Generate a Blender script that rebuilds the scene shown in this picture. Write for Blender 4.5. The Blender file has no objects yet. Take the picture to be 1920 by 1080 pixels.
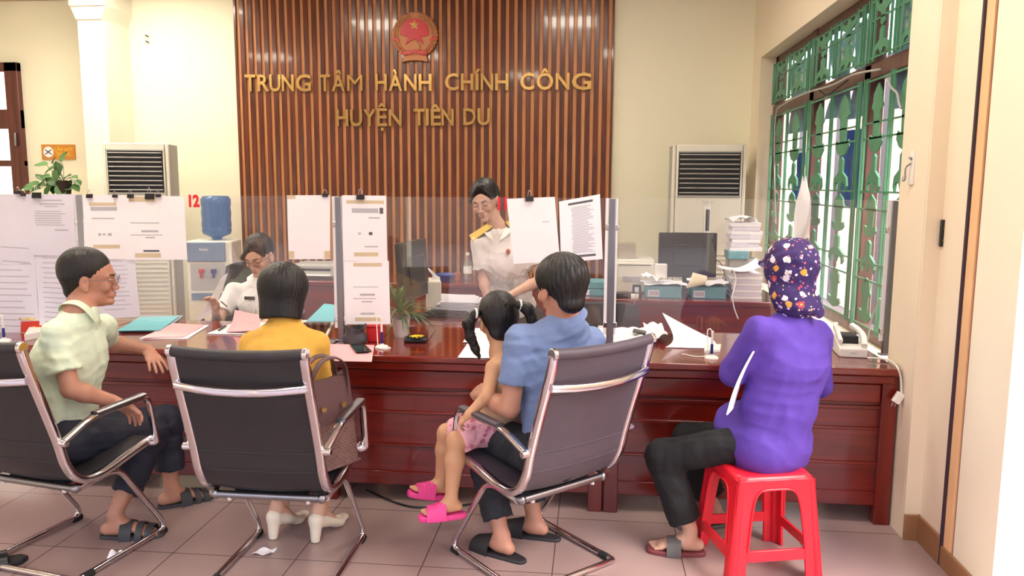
import bpy, bmesh, math, random
import numpy as np
from mathutils import Vector, Matrix, Euler
V = Vector
random.seed(7)
SC = bpy.context.scene
COL = SC.collection

# ---------------------------------------------------------------- camera
F_PX, CAM_H = 1480.0, 1.60
PITCH, YAW, ROLL = math.radians(7.6), math.radians(5.8), math.radians(0.3)
FW = V((-math.sin(YAW) * math.cos(PITCH), math.cos(YAW) * math.cos(PITCH), -math.sin(PITCH)))
_rt = V((math.cos(YAW), math.sin(YAW), 0)); _up = _rt.cross(FW)
RT = _rt * math.cos(ROLL) + _up * math.sin(ROLL)
UP = -_rt * math.sin(ROLL) + _up * math.cos(ROLL)
CAM = V((0, 0, CAM_H))
cd = bpy.data.cameras.new('camera'); cam = bpy.data.objects.new('camera', cd); COL.objects.link(cam)
cd.sensor_width = 36; cd.lens = F_PX / 1920 * 36; cd.clip_start = 0.05; cd.clip_end = 200
cam.matrix_world = Matrix(((RT.x, UP.x, -FW.x, CAM.x), (RT.y, UP.y, -FW.y, CAM.y), (RT.z, UP.z, -FW.z, CAM.z), (0, 0, 0, 1)))
SC.camera = cam
def _ray(px, py): return FW + RT * ((px - 960) / F_PX) - UP * ((py - 540) / F_PX)
def A(px, py, Y):            # the point of the photo pixel at world depth Y
    r = _ray(px, py); return CAM + r * (Y / r.y)
def AZ(px, py, Z):           # ... at world height Z
    r = _ray(px, py); return CAM + r * ((Z - CAM_H) / r.z)
def AX(px, py, X):
    r = _ray(px, py); return CAM + r * (X / r.x)

# ---------------------------------------------------------------- world, exposure, lights
w = bpy.data.worlds.new('world'); SC.world = w; w.use_nodes = True
nt = w.node_tree; bg = nt.nodes['Background']
sky = nt.nodes.new('ShaderNodeTexSky'); sky.sky_type = 'NISHITA'; sky.sun_disc = False
sky.sun_elevation = math.radians(55); sky.sun_rotation = math.radians(120); sky.air_density = 1.0; sky.dust_density = 4.0
mixw = nt.nodes.new('ShaderNodeMix'); mixw.data_type = 'RGBA'; mixw.inputs[0].default_value = 0.75
nt.links.new(sky.outputs[0], mixw.inputs[6]); mixw.inputs[7].default_value = (0.93, 0.95, 1.08, 1)
nt.links.new(mixw.outputs[2], bg.inputs[0]); bg.inputs[1].default_value = 2.2
SC.view_settings.view_transform = 'Standard'; SC.view_settings.look = 'None'
SC.view_settings.exposure = 0.70; SC.view_settings.gamma = 1.0; SC.view_settings.use_curve_mapping = False

sd_ = bpy.data.lights.new('sun', 'SUN'); sun = bpy.data.objects.new('sun', sd_); COL.objects.link(sun)
sd_.energy = 1.5; sd_.angle = math.radians(1.0); sd_.color = (1.0, 0.95, 0.88)
sun.rotation_euler = V((0.50, -0.20, -0.86)).to_track_quat('-Z', 'Y').to_euler()

# room numbers (metres)
XR = 1.43            # window wall plane
XR2 = 1.50           # near wall plane beyond the jog
YJOG = 3.60
YB = 7.60            # back wall
XL = -6.6            # left wall
ZC = 3.50            # ceiling
YF = -1.6            # open front of the hall, behind the camera

# ---------------------------------------------------------------- materials
def srgb(c):
    return tuple(((x / 255) / 12.92 if x / 255 <= 0.04045 else ((x / 255 + 0.055) / 1.055) ** 2.4) for x in c)
def newmat(name):
    m = bpy.data.materials.new(name); m.use_nodes = True
    return m, m.node_tree, m.node_tree.nodes['Principled BSDF']
def N(nt, t, **k):
    n = nt.nodes.new(t)
    for a, b in k.items(): setattr(n, a, b)
    return n
def mat(name, rgb, rough=0.6, metal=0.0, var=0.06, scale=8.0, bump=0.0, bscale=60.0, coat=0.0, sss=0.0, spec=0.5, stretch=None, emit=None, sheen=0.0, alpha=None):
    m, nt, b = newmat(name)
    c = srgb(rgb)
    tc = N(nt, 'ShaderNodeTexCoord'); mp = N(nt, 'ShaderNodeMapping')
    nt.links.new(tc.outputs['Object'], mp.inputs[0])
    if stretch: mp.inputs['Scale'].default_value = stretch
    if var > 0:
        no = N(nt, 'ShaderNodeTexNoise'); no.inputs['Scale'].default_value = scale; no.inputs['Detail'].default_value = 4
        nt.links.new(mp.outputs[0], no.inputs[0])
        cr = N(nt, 'ShaderNodeValToRGB'); nt.links.new(no.outputs[0], cr.inputs[0])
        cr.color_ramp.elements[0].position = 0.3; cr.color_ramp.elements[1].position = 0.7
        cr.color_ramp.elements[0].color = (*[x * (1 - var) for x in c], 1)
        cr.color_ramp.elements[1].color = (*[min(1, x * (1 + var)) for x in c], 1)
        nt.links.new(cr.outputs[0], b.inputs['Base Color'])
    else: b.inputs['Base Color'].default_value = (*c, 1)
    b.inputs['Roughness'].default_value = rough; b.inputs['Metallic'].default_value = metal
    b.inputs['Specular IOR Level'].default_value = spec
    if coat: b.inputs['Coat Weight'].default_value = coat; b.inputs['Coat Roughness'].default_value = 0.08
    if sss:
        b.inputs['Subsurface Weight'].default_value = sss; b.inputs['Subsurface Radius'].default_value = (0.012, 0.005, 0.003)
        b.inputs['Subsurface Scale'].default_value = 1.0
    if sheen: b.inputs['Sheen Weight'].default_value = sheen
    if bump:
        n2 = N(nt, 'ShaderNodeTexNoise'); n2.inputs['Scale'].default_value = bscale; n2.inputs['Detail'].default_value = 3
        nt.links.new(mp.outputs[0], n2.inputs[0])
        bp = N(nt, 'ShaderNodeBump'); bp.inputs['Strength'].default_value = bump; bp.inputs['Distance'].default_value = 0.01
        nt.links.new(n2.outputs[0], bp.inputs['Height']); nt.links.new(bp.outputs[0], b.inputs['Normal'])
    if emit:
        b.inputs['Emission Color'].default_value = (*srgb(emit[0]), 1); b.inputs['Emission Strength'].default_value = emit[1]
    return m
def woodmat(name, dark, light, rough=0.25, coat=0.4, axis='X', scale=3.0):
    m, nt, b = newmat(name)
    tc = N(nt, 'ShaderNodeTexCoord'); mp = N(nt, 'ShaderNodeMapping'); nt.links.new(tc.outputs['Object'], mp.inputs[0])
    s = {'X': (0.6, 9, 9), 'Z': (9, 9, 0.6), 'Y': (9, 0.6, 9)}[axis]; mp.inputs['Scale'].default_value = s
    no = N(nt, 'ShaderNodeTexNoise'); no.inputs['Scale'].default_value = scale; no.inputs['Detail'].default_value = 8; no.inputs['Distortion'].default_value = 0.8
    nt.links.new(mp.outputs[0], no.inputs[0])
    cr = N(nt, 'ShaderNodeValToRGB'); nt.links.new(no.outputs[0], cr.inputs[0])
    cr.color_ramp.elements[0].position = 0.32; cr.color_ramp.elements[1].position = 0.68
    cr.color_ramp.elements[0].color = (*srgb(dark), 1); cr.color_ramp.elements[1].color = (*srgb(light), 1)
    nt.links.new(cr.outputs[0], b.inputs['Base Color'])
    b.inputs['Roughness'].default_value = rough; b.inputs['Coat Weight'].default_value = coat; b.inputs['Coat Roughness'].default_value = 0.06
    bp = N(nt, 'ShaderNodeBump'); bp.inputs['Strength'].default_value = 0.06; bp.inputs['Distance'].default_value = 0.01
    nt.links.new(no.outputs[0], bp.inputs['Height']); nt.links.new(bp.outputs[0], b.inputs['Normal'])
    return m
def glassmat(name, tint=(1, 1, 1), haze=0.012, gl=1.0, haze_rgb=(0.9, 0.88, 0.88)):
    # thin clear sheet: see-through plus a Fresnel reflection plus diffuse haze, on clear panes a painted veil of reflected light
    m = bpy.data.materials.new(name); m.use_nodes = True; nt = m.node_tree; nt.nodes.clear()
    out = N(nt, 'ShaderNodeOutputMaterial'); tr = N(nt, 'ShaderNodeBsdfTransparent'); gs = N(nt, 'ShaderNodeBsdfGlossy'); df = N(nt, 'ShaderNodeBsdfDiffuse')
    tr.inputs[0].default_value = (*tint, 1); gs.inputs['Roughness'].default_value = 0.0; gs.inputs[0].default_value = (gl, gl, gl, 1)
    df.inputs[0].default_value = (*haze_rgb, 1)
    fr = N(nt, 'ShaderNodeFresnel'); ge = N(nt, 'ShaderNodeNewGeometry'); ma = N(nt, 'ShaderNodeMath', operation='MULTIPLY_ADD')
    nt.links.new(ge.outputs['Backfacing'], ma.inputs[0]); ma.inputs[1].default_value = 1 / 1.5 - 1.5; ma.inputs[2].default_value = 1.5; nt.links.new(ma.outputs[0], fr.inputs[0])
    mx = N(nt, 'ShaderNodeMixShader'); mh = N(nt, 'ShaderNodeMixShader'); mh.inputs[0].default_value = haze
    nt.links.new(tr.outputs[0], mh.inputs[1]); nt.links.new(df.outputs[0], mh.inputs[2])
    nt.links.new(fr.outputs[0], mx.inputs[0]); nt.links.new(mh.outputs[0], mx.inputs[1]); nt.links.new(gs.outputs[0], mx.inputs[2])
    nt.links.new(mx.outputs[0], out.inputs[0])
    return m

M = {}
M['wall'] = mat('wall_paint', (244, 240, 214), 0.75, var=0.03, scale=1.2, bump=0.03, bscale=40)
M['wall_warm'] = mat('wall_paint_warm', (238, 224, 198), 0.75, var=0.03, scale=1.2)
M['ceil'] = mat('ceiling_paint', (228, 218, 205), 0.8, var=0.02)
M['brownbase'] = mat('baseboard_brown', (150, 108, 72), 0.5, var=0.08)
M['mahog'] = woodmat('mahogany_varnish', (96, 17, 9), (128, 28, 15), 0.24, 0.35, 'X', 2.0)
M['mahogv'] = woodmat('mahogany_varnish_upright', (90, 16, 9), (122, 27, 15), 0.24, 0.35, 'Z', 2.0)
M['mahogtop'] = woodmat('mahogany_top', (96, 24, 18), (132, 44, 32), 0.16, 0.6, 'X')
M['slat'] = woodmat('slat_wood', (70, 27, 10), (112, 47, 19), 0.22, 0.4, 'Z')
M['slatlight'] = woodmat('slat_wood_light', (196, 128, 76), (220, 156, 98), 0.45, 0.1, 'Z')
M['doorwood'] = woodmat('door_wood', (74, 28, 22), (104, 44, 34), 0.35, 0.2, 'Z')
M['winwood'] = woodmat('window_wood', (74, 46, 40), (104, 70, 60), 0.45, 0.1, 'Z')
M['green'] = mat('green_iron_paint', (78, 140, 106), 0.5, var=0.15, scale=6)
M['chrome'] = mat('chrome', (225, 222, 228), 0.12, 1.0, var=0)
M['steel'] = mat('brushed_steel', (150, 150, 156), 0.32, 1.0, var=0.03)
M['whiteal'] = mat('white_aluminium', (238, 236, 240), 0.35, var=0)
M['mesh_dark'] = mat('chair_leather_dark', (44, 42, 46), 0.5, var=0.08, scale=20, bump=0.05, bscale=300)
M['mesh_lit'] = mat('chair_leather_lit', (84, 76, 86), 0.45, var=0.05, scale=20, bump=0.05, bscale=300)  # same dark leather, its grey reflections put into the colour
M['black'] = mat('black_plastic', (22, 22, 26), 0.35, var=0.1)
M['rubber'] = mat('black_rubber', (30, 30, 32), 0.7, var=0.1)
M['white'] = mat('white_plastic', (238, 236, 230), 0.4, var=0.02)
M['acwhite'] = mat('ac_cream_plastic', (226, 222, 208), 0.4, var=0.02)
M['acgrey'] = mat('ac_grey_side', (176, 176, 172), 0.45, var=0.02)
M['paper'] = mat('paper', (246, 244, 250), 0.8, var=0.02, scale=5)
M['paper2'] = mat('paper_cool', (224, 222, 236), 0.8, var=0.03, scale=5)
M['print'] = mat('print_grey', (186, 184, 194), 0.8, var=0)
M['printdark'] = mat('print_dark', (96, 94, 100), 0.8, var=0)
M['tan'] = mat('tan_tape', (214, 196, 166), 0.7, var=0.03)
M['pinkpaper'] = mat('pink_paper', (246, 178, 182), 0.8, var=0.03)
M['teal'] = mat('teal_card', (96, 182, 196), 0.6, var=0.05)
M['tealbox'] = mat('teal_carton', (108, 164, 176), 0.6, var=0.05)
M['red'] = mat('red_plastic', (190, 24, 34), 0.4, var=0.05)
M['redsign'] = mat('red_sign', (196, 44, 26), 0.4, var=0.03)
M['gold'] = mat('gold_mirror', (196, 158, 96), 0.22, 0.8, var=0.05)
M['goldmatt'] = mat('gold_matt', (180, 120, 78), 0.45, 0.25, var=0.08, scale=30)
M['yellow'] = mat('yellow_print', (240, 196, 60), 0.6, var=0)
M['leaf'] = mat('leaf_green', (84, 124, 70), 0.45, var=0.3, scale=12)
M['leafdark'] = mat('leaf_dark', (52, 92, 52), 0.45, var=0.3, scale=12)
M['soil'] = mat('soil', (50, 36, 28), 0.9)
M['terr'] = mat('ceramic_white', (226, 214, 210), 0.3, var=0.02)
M['blue'] = mat('blue_plastic', (30, 40, 120), 0.4, var=0.05)
M['bluebin'] = mat('blue_tarpaulin', (40, 70, 150), 0.4, var=0.3, scale=9)
M['greybag'] = mat('grey_bag', (70, 70, 78), 0.5, var=0.2, scale=12)
M['outwall'] = mat('outside_wall', (238, 190, 158), 0.85, var=0.04)
M['ground'] = mat('outside_ground', (110, 104, 104), 0.9, var=0.1)
M['glass'] = glassmat('clear_glass', haze=.022)
M['bottle'] = glassmat('bottle_plastic', (0.86, 0.93, 0.96), 0.1)

def floormat():
    m, nt, b = newmat('floor_tiles')
    tc = N(nt, 'ShaderNodeTexCoord'); mp = N(nt, 'ShaderNodeMapping'); nt.links.new(tc.outputs['Object'], mp.inputs[0])
    T = 0.548
    mp.inputs['Location'].default_value = (0.14, 0.21, 0)
    br = N(nt, 'ShaderNodeTexBrick'); br.offset = 0; br.squash = 1; nt.links.new(mp.outputs[0], br.inputs[0])
    br.inputs['Scale'].default_value = 1; br.inputs['Brick Width'].default_value = T; br.inputs['Row Height'].default_value = T
    br.inputs['Mortar Size'].default_value = 0.0028; br.inputs['Mortar Smooth'].default_value = 0.2
    br.inputs['Color1'].default_value = (*srgb((172, 147, 144)), 1); br.inputs['Color2'].default_value = (*srgb((166, 142, 139)), 1)
    br.inputs['Mortar'].default_value = (*srgb((96, 78, 76)), 1)
    no = N(nt, 'ShaderNodeTexNoise'); no.inputs['Scale'].default_value = 2.5; no.inputs['Detail'].default_value = 6; nt.links.new(tc.outputs['Object'], no.inputs[0])
    mx = N(nt, 'ShaderNodeMix', data_type='RGBA', blend_type='MULTIPLY'); mx.inputs[0].default_value = 0.15
    nt.links.new(br.outputs[0], mx.inputs[6]); nt.links.new(no.outputs[0], mx.inputs[7]); nt.links.new(mx.outputs[2], b.inputs['Base Color'])
    b.inputs['Roughness'].default_value = 0.24; b.inputs['Specular IOR Level'].default_value = 0.5
    bp = N(nt, 'ShaderNodeBump'); bp.inputs['Strength'].default_value = 0.2; bp.inputs['Distance'].default_value = 0.002; bp.invert = True
    nt.links.new(br.outputs['Fac'], bp.inputs['Height']); nt.links.new(bp.outputs[0], b.inputs['Normal'])
    return m
M['floor'] = floormat()

# ---------------------------------------------------------------- mesh builder
def tag(o, label=None, cat=None, group=None, kind=None):
    if label: o['label'] = label
    if cat: o['category'] = cat
    if group: o['group'] = group
    if kind: o['kind'] = kind
    return o
def thing(name, label, cat, loc=(0, 0, 0), rz=0.0, group=None):
    o = bpy.data.objects.new(name, None); COL.objects.link(o); o.empty_display_size = 0.1
    o.location = loc; o.rotation_euler = (0, 0, rz)
    return tag(o, label, cat, group)
class MB:
    def __init__(s): s.v = []; s.f = []; s.mi = []; s.cur = 0
    def add(s, vs, fs, T=None):
        n = len(s.v)
        s.v += [(T @ V(p)) if T is not None else V(p) for p in vs]
        s.f += [tuple(i + n for i in f) for f in fs]; s.mi += [s.cur] * len(fs); return s
    def box(s, x0, y0, z0, x1, y1, z1, T=None):
        vs = [(x0, y0, z0), (x1, y0, z0), (x1, y1, z0), (x0, y1, z0), (x0, y0, z1), (x1, y0, z1), (x1, y1, z1), (x0, y1, z1)]
        return s.add(vs, [(0, 3, 2, 1), (4, 5, 6, 7), (0, 1, 5, 4), (1, 2, 6, 5), (2, 3, 7, 6), (3, 0, 4, 7)], T)
    def cbox(s, c, d, T=None):
        return s.box(c[0] - d[0] / 2, c[1] - d[1] / 2, c[2] - d[2] / 2, c[0] + d[0] / 2, c[1] + d[1] / 2, c[2] + d[2] / 2, T)
    def tube(s, pts, r, n=10, closed=False, flat=None, T=None):
        # sweep; r number or list; flat=(a,b): rectangular-ish ellipse with half sizes a (side) and b (normal)
        P = [V(p) for p in pts]; k = len(P); R = r if isinstance(r, (list, tuple)) else [r] * k
        tang = []
        for i in range(k):
            a = P[(i - 1) % k] if (closed or i > 0) else P[i]; b = P[(i + 1) % k] if (closed or i < k - 1) else P[i]
            tang.append((b - a).normalized())
        t0 = tang[0]; ref = V((0, 0, 1)) if abs(t0.z) < 0.9 else V((1, 0, 0))
        u = (ref - t0 * ref.dot(t0)).normalized(); rings = []
        for i in range(k):
            t = tang[i]; u = (u - t * u.dot(t)); u = u.normalized() if u.length > 1e-6 else V((1, 0, 0)); vv = t.cross(u)
            ring = []
            for j in range(n):
                a = 2 * math.pi * j / n + (math.pi / n if flat else 0)
                if flat:
                    ca, sa = math.cos(a), math.sin(a)
                    e = 0.5
                    x = math.copysign(abs(ca) ** e, ca) * flat[0]; y = math.copysign(abs(sa) ** e, sa) * flat[1]
                    ring.append(P[i] + vv * x + u * y)
                else: ring.append(P[i] + u * math.cos(a) * R[i] + vv * math.sin(a) * R[i])
            rings.append(ring)
        vs = [p for rg in rings for p in rg]; fs = []
        m = k if closed else k - 1
        for i in range(m):
            for j in range(n):
                a = i * n + j; b = i * n + (j + 1) % n; c = ((i + 1) % k) * n + (j + 1) % n; d = ((i + 1) % k) * n + j
                fs.append((a, b, c, d))
        if not closed:
            fs.append(tuple(range(n))[::-1]); fs.append(tuple((k - 1) * n + j for j in range(n)))
        return s.add(vs, fs, T)
    def lathe(s, prof, n=20, c=(0, 0, 0), T=None):
        vs = []; fs = []
        for (r, z) in prof:
            for j in range(n):
                a = 2 * math.pi * j / n; vs.append((c[0] + r * math.cos(a), c[1] + r * math.sin(a), c[2] + z))
        for i in range(len(prof) - 1):
            for j in range(n):
                fs.append((i * n + j, i * n + (j + 1) % n, (i + 1) * n + (j + 1) % n, (i + 1) * n + j))
        if prof[0][0] > 1e-6: fs.append(tuple(range(n))[::-1])
        if prof[-1][0] > 1e-6: fs.append(tuple((len(prof) - 1) * n + j for j in range(n)))
        return s.add(vs, fs, T)
    def ell(s, c, r, n=14, T=None):
        k = n // 2; vs = [(c[0], c[1], c[2] - r[2])]; fs = []
        for i in range(1, k):
            ph = -math.pi / 2 + math.pi * i / k
            for j in range(n):
                a = 2 * math.pi * j / n
                vs.append((c[0] + r[0] * math.cos(ph) * math.cos(a), c[1] + r[1] * math.cos(ph) * math.sin(a), c[2] + r[2] * math.sin(ph)))
        vs.append((c[0], c[1], c[2] + r[2]))
        for j in range(n): fs.append((0, 1 + (j + 1) % n, 1 + j)); fs.append((len(vs) - 1, 1 + (k - 2) * n + j, 1 + (k - 2) * n + (j + 1) % n))
        for i in range(k - 2):
            for j in range(n):
                a = 1 + i * n + j; b = 1 + i * n + (j + 1) % n; fs.append((a, b, b + n, a + n))
        return s.add(vs, fs, T)
    def prism(s, pts, d0, d1, axis='y', T=None):
        # 2D outline (a,b) -> extruded along axis; y: (a,y,b), z: (a,b,z), x: (x,a,b)
        n = len(pts)
        def mk(p, d): return {'y': (p[0], d, p[1]), 'z': (p[0], p[1], d), 'x': (d, p[0], p[1])}[axis]
        vs = [mk(p, d0) for p in pts] + [mk(p, d1) for p in pts]
        fs = [tuple(range(n)), tuple(range(2 * n - 1, n - 1, -1))] + [(i, i + n, (i + 1) % n + n, (i + 1) % n) for i in range(n)]
        return s.add(vs, fs, T)
    def sheet(s, fn, nu, nv, th=0.001, T=None):
        # fn(u,v)->point in [0,1]^2 ; solid sheet with real thickness
        g = [[V(fn(i / nu, j / nv)) for j in range(nv + 1)] for i in range(nu + 1)]
        nr = [[None] * (nv + 1) for _ in range(nu + 1)]
        for i in range(nu + 1):
            for j in range(nv + 1):
                du = g[min(i + 1, nu)][j] - g[max(i - 1, 0)][j]; dv = g[i][min(j + 1, nv)] - g[i][max(j - 1, 0)]
                nn = du.cross(dv); nr[i][j] = nn.normalized() if nn.length > 1e-12 else V((0, 0, 1))
        vs = [g[i][j] + nr[i][j] * th / 2 for i in range(nu + 1) for j in range(nv + 1)] + [g[i][j] - nr[i][j] * th / 2 for i in range(nu + 1) for j in range(nv + 1)]
        o = (nu + 1) * (nv + 1); ix = lambda i, j: i * (nv + 1) + j; fs = []
        for i in range(nu):
            for j in range(nv):
                a, b, c, d = ix(i, j), ix(i + 1, j), ix(i + 1, j + 1), ix(i, j + 1)
                fs.append((a, b, c, d)); fs.append((a + o, d + o, c + o, b + o))
        for i in range(nu):
            a, b = ix(i, 0), ix(i + 1, 0); fs.append((a, a + o, b + o, b)); a, b = ix(i, nv), ix(i + 1, nv); fs.append((a, b, b + o, a + o))
        for j in range(nv):
            a, b = ix(0, j), ix(0, j + 1); fs.append((a, b, b + o, a + o)); a, b = ix(nu, j), ix(nu, j + 1); fs.append((a, a + o, b + o, b))
        return s.add(vs, fs, T)
    def build(s, name, m, parent=None, bevel=0.0, smooth=False, angle=40, segs=2):
        me = bpy.data.meshes.new(name); me.from_pydata([tuple(p) for p in s.v], [], s.f)
        ms = m if isinstance(m, (list, tuple)) else [m]
        for x in ms: me.materials.append(x)
        if len(ms) > 1: me.polygons.foreach_set('material_index', s.mi)
        bm = bmesh.new(); bm.from_mesh(me); bmesh.ops.recalc_face_normals(bm, faces=bm.faces); bm.to_mesh(me); bm.free()
        if smooth or bevel:
            me.polygons.foreach_set('use_smooth', [True] * len(me.polygons))
            me.set_sharp_from_angle(angle=math.radians(angle))
        o = bpy.data.objects.new(name, me); COL.objects.link(o)
        if parent: o.parent = parent
        if bevel:
            b = o.modifiers.new('bevel', 'BEVEL'); b.width = bevel; b.segments = segs; b.limit_method = 'ANGLE'; b.angle_limit = math.radians(35); b.harden_normals = False
        return o
def text(name, body, size, m, loc, rot, parent=None, ext=0.0004, align='CENTER', base='CENTER', bold=0.0, sx=1.0, bev=0.0):
    cu = bpy.data.curves.new(name, 'FONT'); cu.body = body; cu.size = size; cu.extrude = ext; cu.align_x = align; cu.align_y = base
    cu.offset = bold; cu.bevel_depth = bev; cu.resolution_u = 3
    o = bpy.data.objects.new(name, cu); COL.objects.link(o); cu.materials.append(m)
    bpy.context.view_layer.update()
    me = bpy.data.meshes.new_from_object(o.evaluated_get(bpy.context.evaluated_depsgraph_get())); me.name = name
    bpy.data.objects.remove(o); bpy.data.curves.remove(cu)
    if not me.materials: me.materials.append(m)
    o = bpy.data.objects.new(name, me); COL.objects.link(o)
    o.location = loc; o.rotation_euler = rot; o.scale = (sx, 1, 1)
    if parent: o.parent = parent
    return o
def copy_tree(o, parent=None):
    c = o.copy(); COL.objects.link(c)
    if parent: c.parent = parent
    for ch in list(o.children): copy_tree(ch, c)
    return c
def struct(name, mb, m, bevel=0.0, **k):
    o = mb.build(name, m, None, bevel, **k); o['kind'] = 'structure'; return o
def bez(pts, n=8):
    # Catmull-Rom through points
    P = [V(p) for p in pts]; out = []
    for i in range(len(P) - 1):
        p0 = P[max(i - 1, 0)]; p1 = P[i]; p2 = P[i + 1]; p3 = P[min(i + 2, len(P) - 1)]
        for k in range(n):
            t = k / n
            out.append(0.5 * ((2 * p1) + (-p0 + p2) * t + (2 * p0 - 5 * p1 + 4 * p2 - p3) * t * t + (-p0 + 3 * p1 - 3 * p2 + p3) * t ** 3))
    out.append(P[-1]); return out
def fillet(pts, r, n=5):
    P = [V(p) for p in pts]; out = [P[0]]
    for i in range(1, len(P) - 1):
        a, b, c = P[i - 1], P[i], P[i + 1]; ra = r[i - 1] if isinstance(r, (list, tuple)) else r
        d1 = (a - b); d2 = (c - b); l = min(ra, d1.length * 0.48, d2.length * 0.48)
        s_, e = b + d1.normalized() * l, b + d2.normalized() * l
        for k in range(n + 1):
            t = k / n; out.append(s_ * (1 - t) ** 2 + b * 2 * t * (1 - t) + e * t * t)
    out.append(P[-1]); return out
# ================================================================ the setting
struct('floor', MB().box(XL, YF, -0.05, XR2 + 0.25, YB + 0.15, 0), M['floor'])
struct('ceiling', MB().box(XL, YF, ZC, XR2 + 0.25, YB + 0.15, ZC + 0.1), M['ceil'])
struct('wall_back', MB().box(XL, YB, 0, XR + 0.3, YB + 0.15, ZC), M['wall'])
struct('wall_left', MB().box(XL - 0.15, YF, 0, XL, YB + 0.15, ZC), M['wall'])
# right wall with its window opening (the grilled window) : Y 3.92 .. 7.25, z .70 .. 2.69
WY0, WY1, WZ0, WZ1 = 3.90, 7.25, 0.72, 2.69
m = MB(); TW = 0.26
m.box(XR, YJOG, 0, XR + TW, WY0, ZC); m.box(XR, WY1, 0, XR + TW, YB + 0.15, ZC)
m.box(XR, WY0, 0, XR + TW, WY1, WZ0); m.box(XR, WY0, WZ1, XR + TW, WY1, ZC)
struct('wall_right', m, M['wall_warm'])
YD0, YD1 = 2.60, 3.06    # near wall ends, then a doorway opens to the daylight
m = MB(); m.box(XR2, 3.34, 0, XR2 + 0.2, YJOG, ZC); m.box(XR + .001, YJOG - 0.02, 0, XR2 + 0.01, YJOG - .0005, ZC)
struct('wall_right_near', m, M['wall_warm'])
m = MB(); m.box(XR2 - 0.012, 3.33, 0, XR2 + 0.2, 3.345, ZC); struct('trim_1', m, mat('dark_gap', (58, 44, 58), 0.5))
# door lining: warm strip, brown groove, cream face, then daylight
struct('trim_2', MB().box(XR2 - 0.004, 3.265, 0, XR2 + 0.2, 3.33, ZC), mat('door_lining', (240, 196, 146), 0.5, var=0.05), bevel=0.004)
struct('trim_3', MB().box(XR2 + 0.006, 3.245, 0, XR2 + 0.2, 3.265, ZC), mat('door_groove', (140, 92, 76), 0.5))
struct('wall_right_end', MB().box(XR2, 2.93, 0, XR2 + 0.2, 3.245, ZC), M['wall'])
m = MB(); m.box(XR2 + 0.05, 1.2, 2.95, XR2 + 0.2, 2.93, ZC); m.box(XR2, -1.6, 0, XR2 + 0.2, 1.2, ZC)
struct('wall_right_door', m, M['wall'])
m = MB()
m.box(XR2 - 0.014, 3.345, 0, XR2, YJOG, 0.12); m.box(XR - 0.0, YJOG - 0.034, 0, XR2, YJOG - 0.02, 0.12)
m.box(XR2 - 0.014, 2.93, 0, XR2, 3.33, 0.09)
m.box(XR - 0.014, 4.6, 0, XR, YB, 0.12)
struct('baseboard_right', m, M['brownbase'], bevel=0.003)
struct('baseboard_back', MB().box(XL, YB - 0.014, 0, XR, YB, 0.12), M['brownbase'])
# cornice line just under the ceiling
struct('trim_4', MB().box(XL, YB - 0.05, 3.36, XR, YB, ZC), mat('cornice', (196, 176, 156), 0.7))
# pilaster with a haunch at its head, left
PXL, PXR = A(160, 270, YB - 0.42).x, A(206, 270, YB - 0.42).x
m = MB(); yb = YB - 0.42
hz = A(150, 37, yb).z; hz2 = A(150, 12, yb).z
m.box(PXL, yb, 0, PXR, YB, ZC)
m.prism([(PXL - 0.05, hz2), (PXR + 0.05, hz2), (PXR + 0.05, ZC), (PXL - 0.05, ZC)], yb - 0.04, YB, 'y')
m.prism([(PXL, hz), (PXR, hz), (PXR + 0.05, hz2), (PXL - 0.05, hz2)], yb - 0.02, YB, 'y')
struct('wall_pilaster', m, mat('pilaster_paint', (246, 242, 226), 0.7, var=0.02))
# ground outside
struct('exterior_ground', MB().box(-40, -40, -0.2, 40, 40, -0.06), M['ground'])
m = MB(); m.box(-22, -13.4, -0.1, 22, -13, 5.2)  # unseen building, added to darken what the glass screens reflect
for k in range(12): m.box(-20 + k * 3.4, -13.02, 1.0, -18.2 + k * 3.4, -12.9, 2.6)
struct('added_building', m, mat('added_street_wall', (128, 112, 98), .9, var=.3, scale=.6))
m = MB(); m.box(XL, YF - .25, 2.75, XR2 + .2, YF, ZC + .1)  # unseen front wall, its beam added to cut sky reflections in the glass
for x in (XL, -2.6, XR2 - .1): m.box(x, YF - .25, 0, x + .3, YF, 2.8)
struct('added_front_wall', m, M['wall'])

# door far left in back wall
dx0, dx1 = A(-120, 200, YB).x, A(44, 200, YB).x
dz = A(42, 118, YB).z
fr = MB(); t = 0.10
fr.box(dx1 - 0.14, YB - 0.06, 0, dx1, YB + 0.02, dz); fr.box(dx0, YB - 0.06, 0, dx0 + 0.14, YB + 0.02, dz)
fr.box(dx0, YB - 0.06, dz - 0.09, dx1, YB + 0.02, dz)
zt0, zt1 = A(20, 242, YB).z, A(20, 206, YB).z
fr.box(dx0, YB - 0.055, zt0, dx1, YB + 0.02, zt1)
zm0, zm1 = A(20, 312, YB).z, A(20, 301, YB).z
fr.box(dx0, YB - 0.05, zm0, dx1, YB + 0.02, zm1); fr.box(dx0, YB - 0.05, 0, dx1, YB + 0.02, 1.0)
d1 = struct('door_1', fr, M['doorwood'], bevel=0.006)
gl = MB().box(dx0 + 0.1, YB - 0.02, 1.0, dx1 - 0.1, YB - 0.012, dz - 0.05).build('door_pane', mat('frosted_glow_pane', (250, 246, 240), 0.4, emit=((255, 250, 240), 0.75)), d1)  # pane glows by emission, in place of light from behind it
hd = MB().cbox((dx1 - 0.05, YB - 0.075, A(38, 262, YB).z), (0.018, 0.03, 0.13)).build('door_handle', M['steel'], d1, bevel=0.004)

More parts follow.
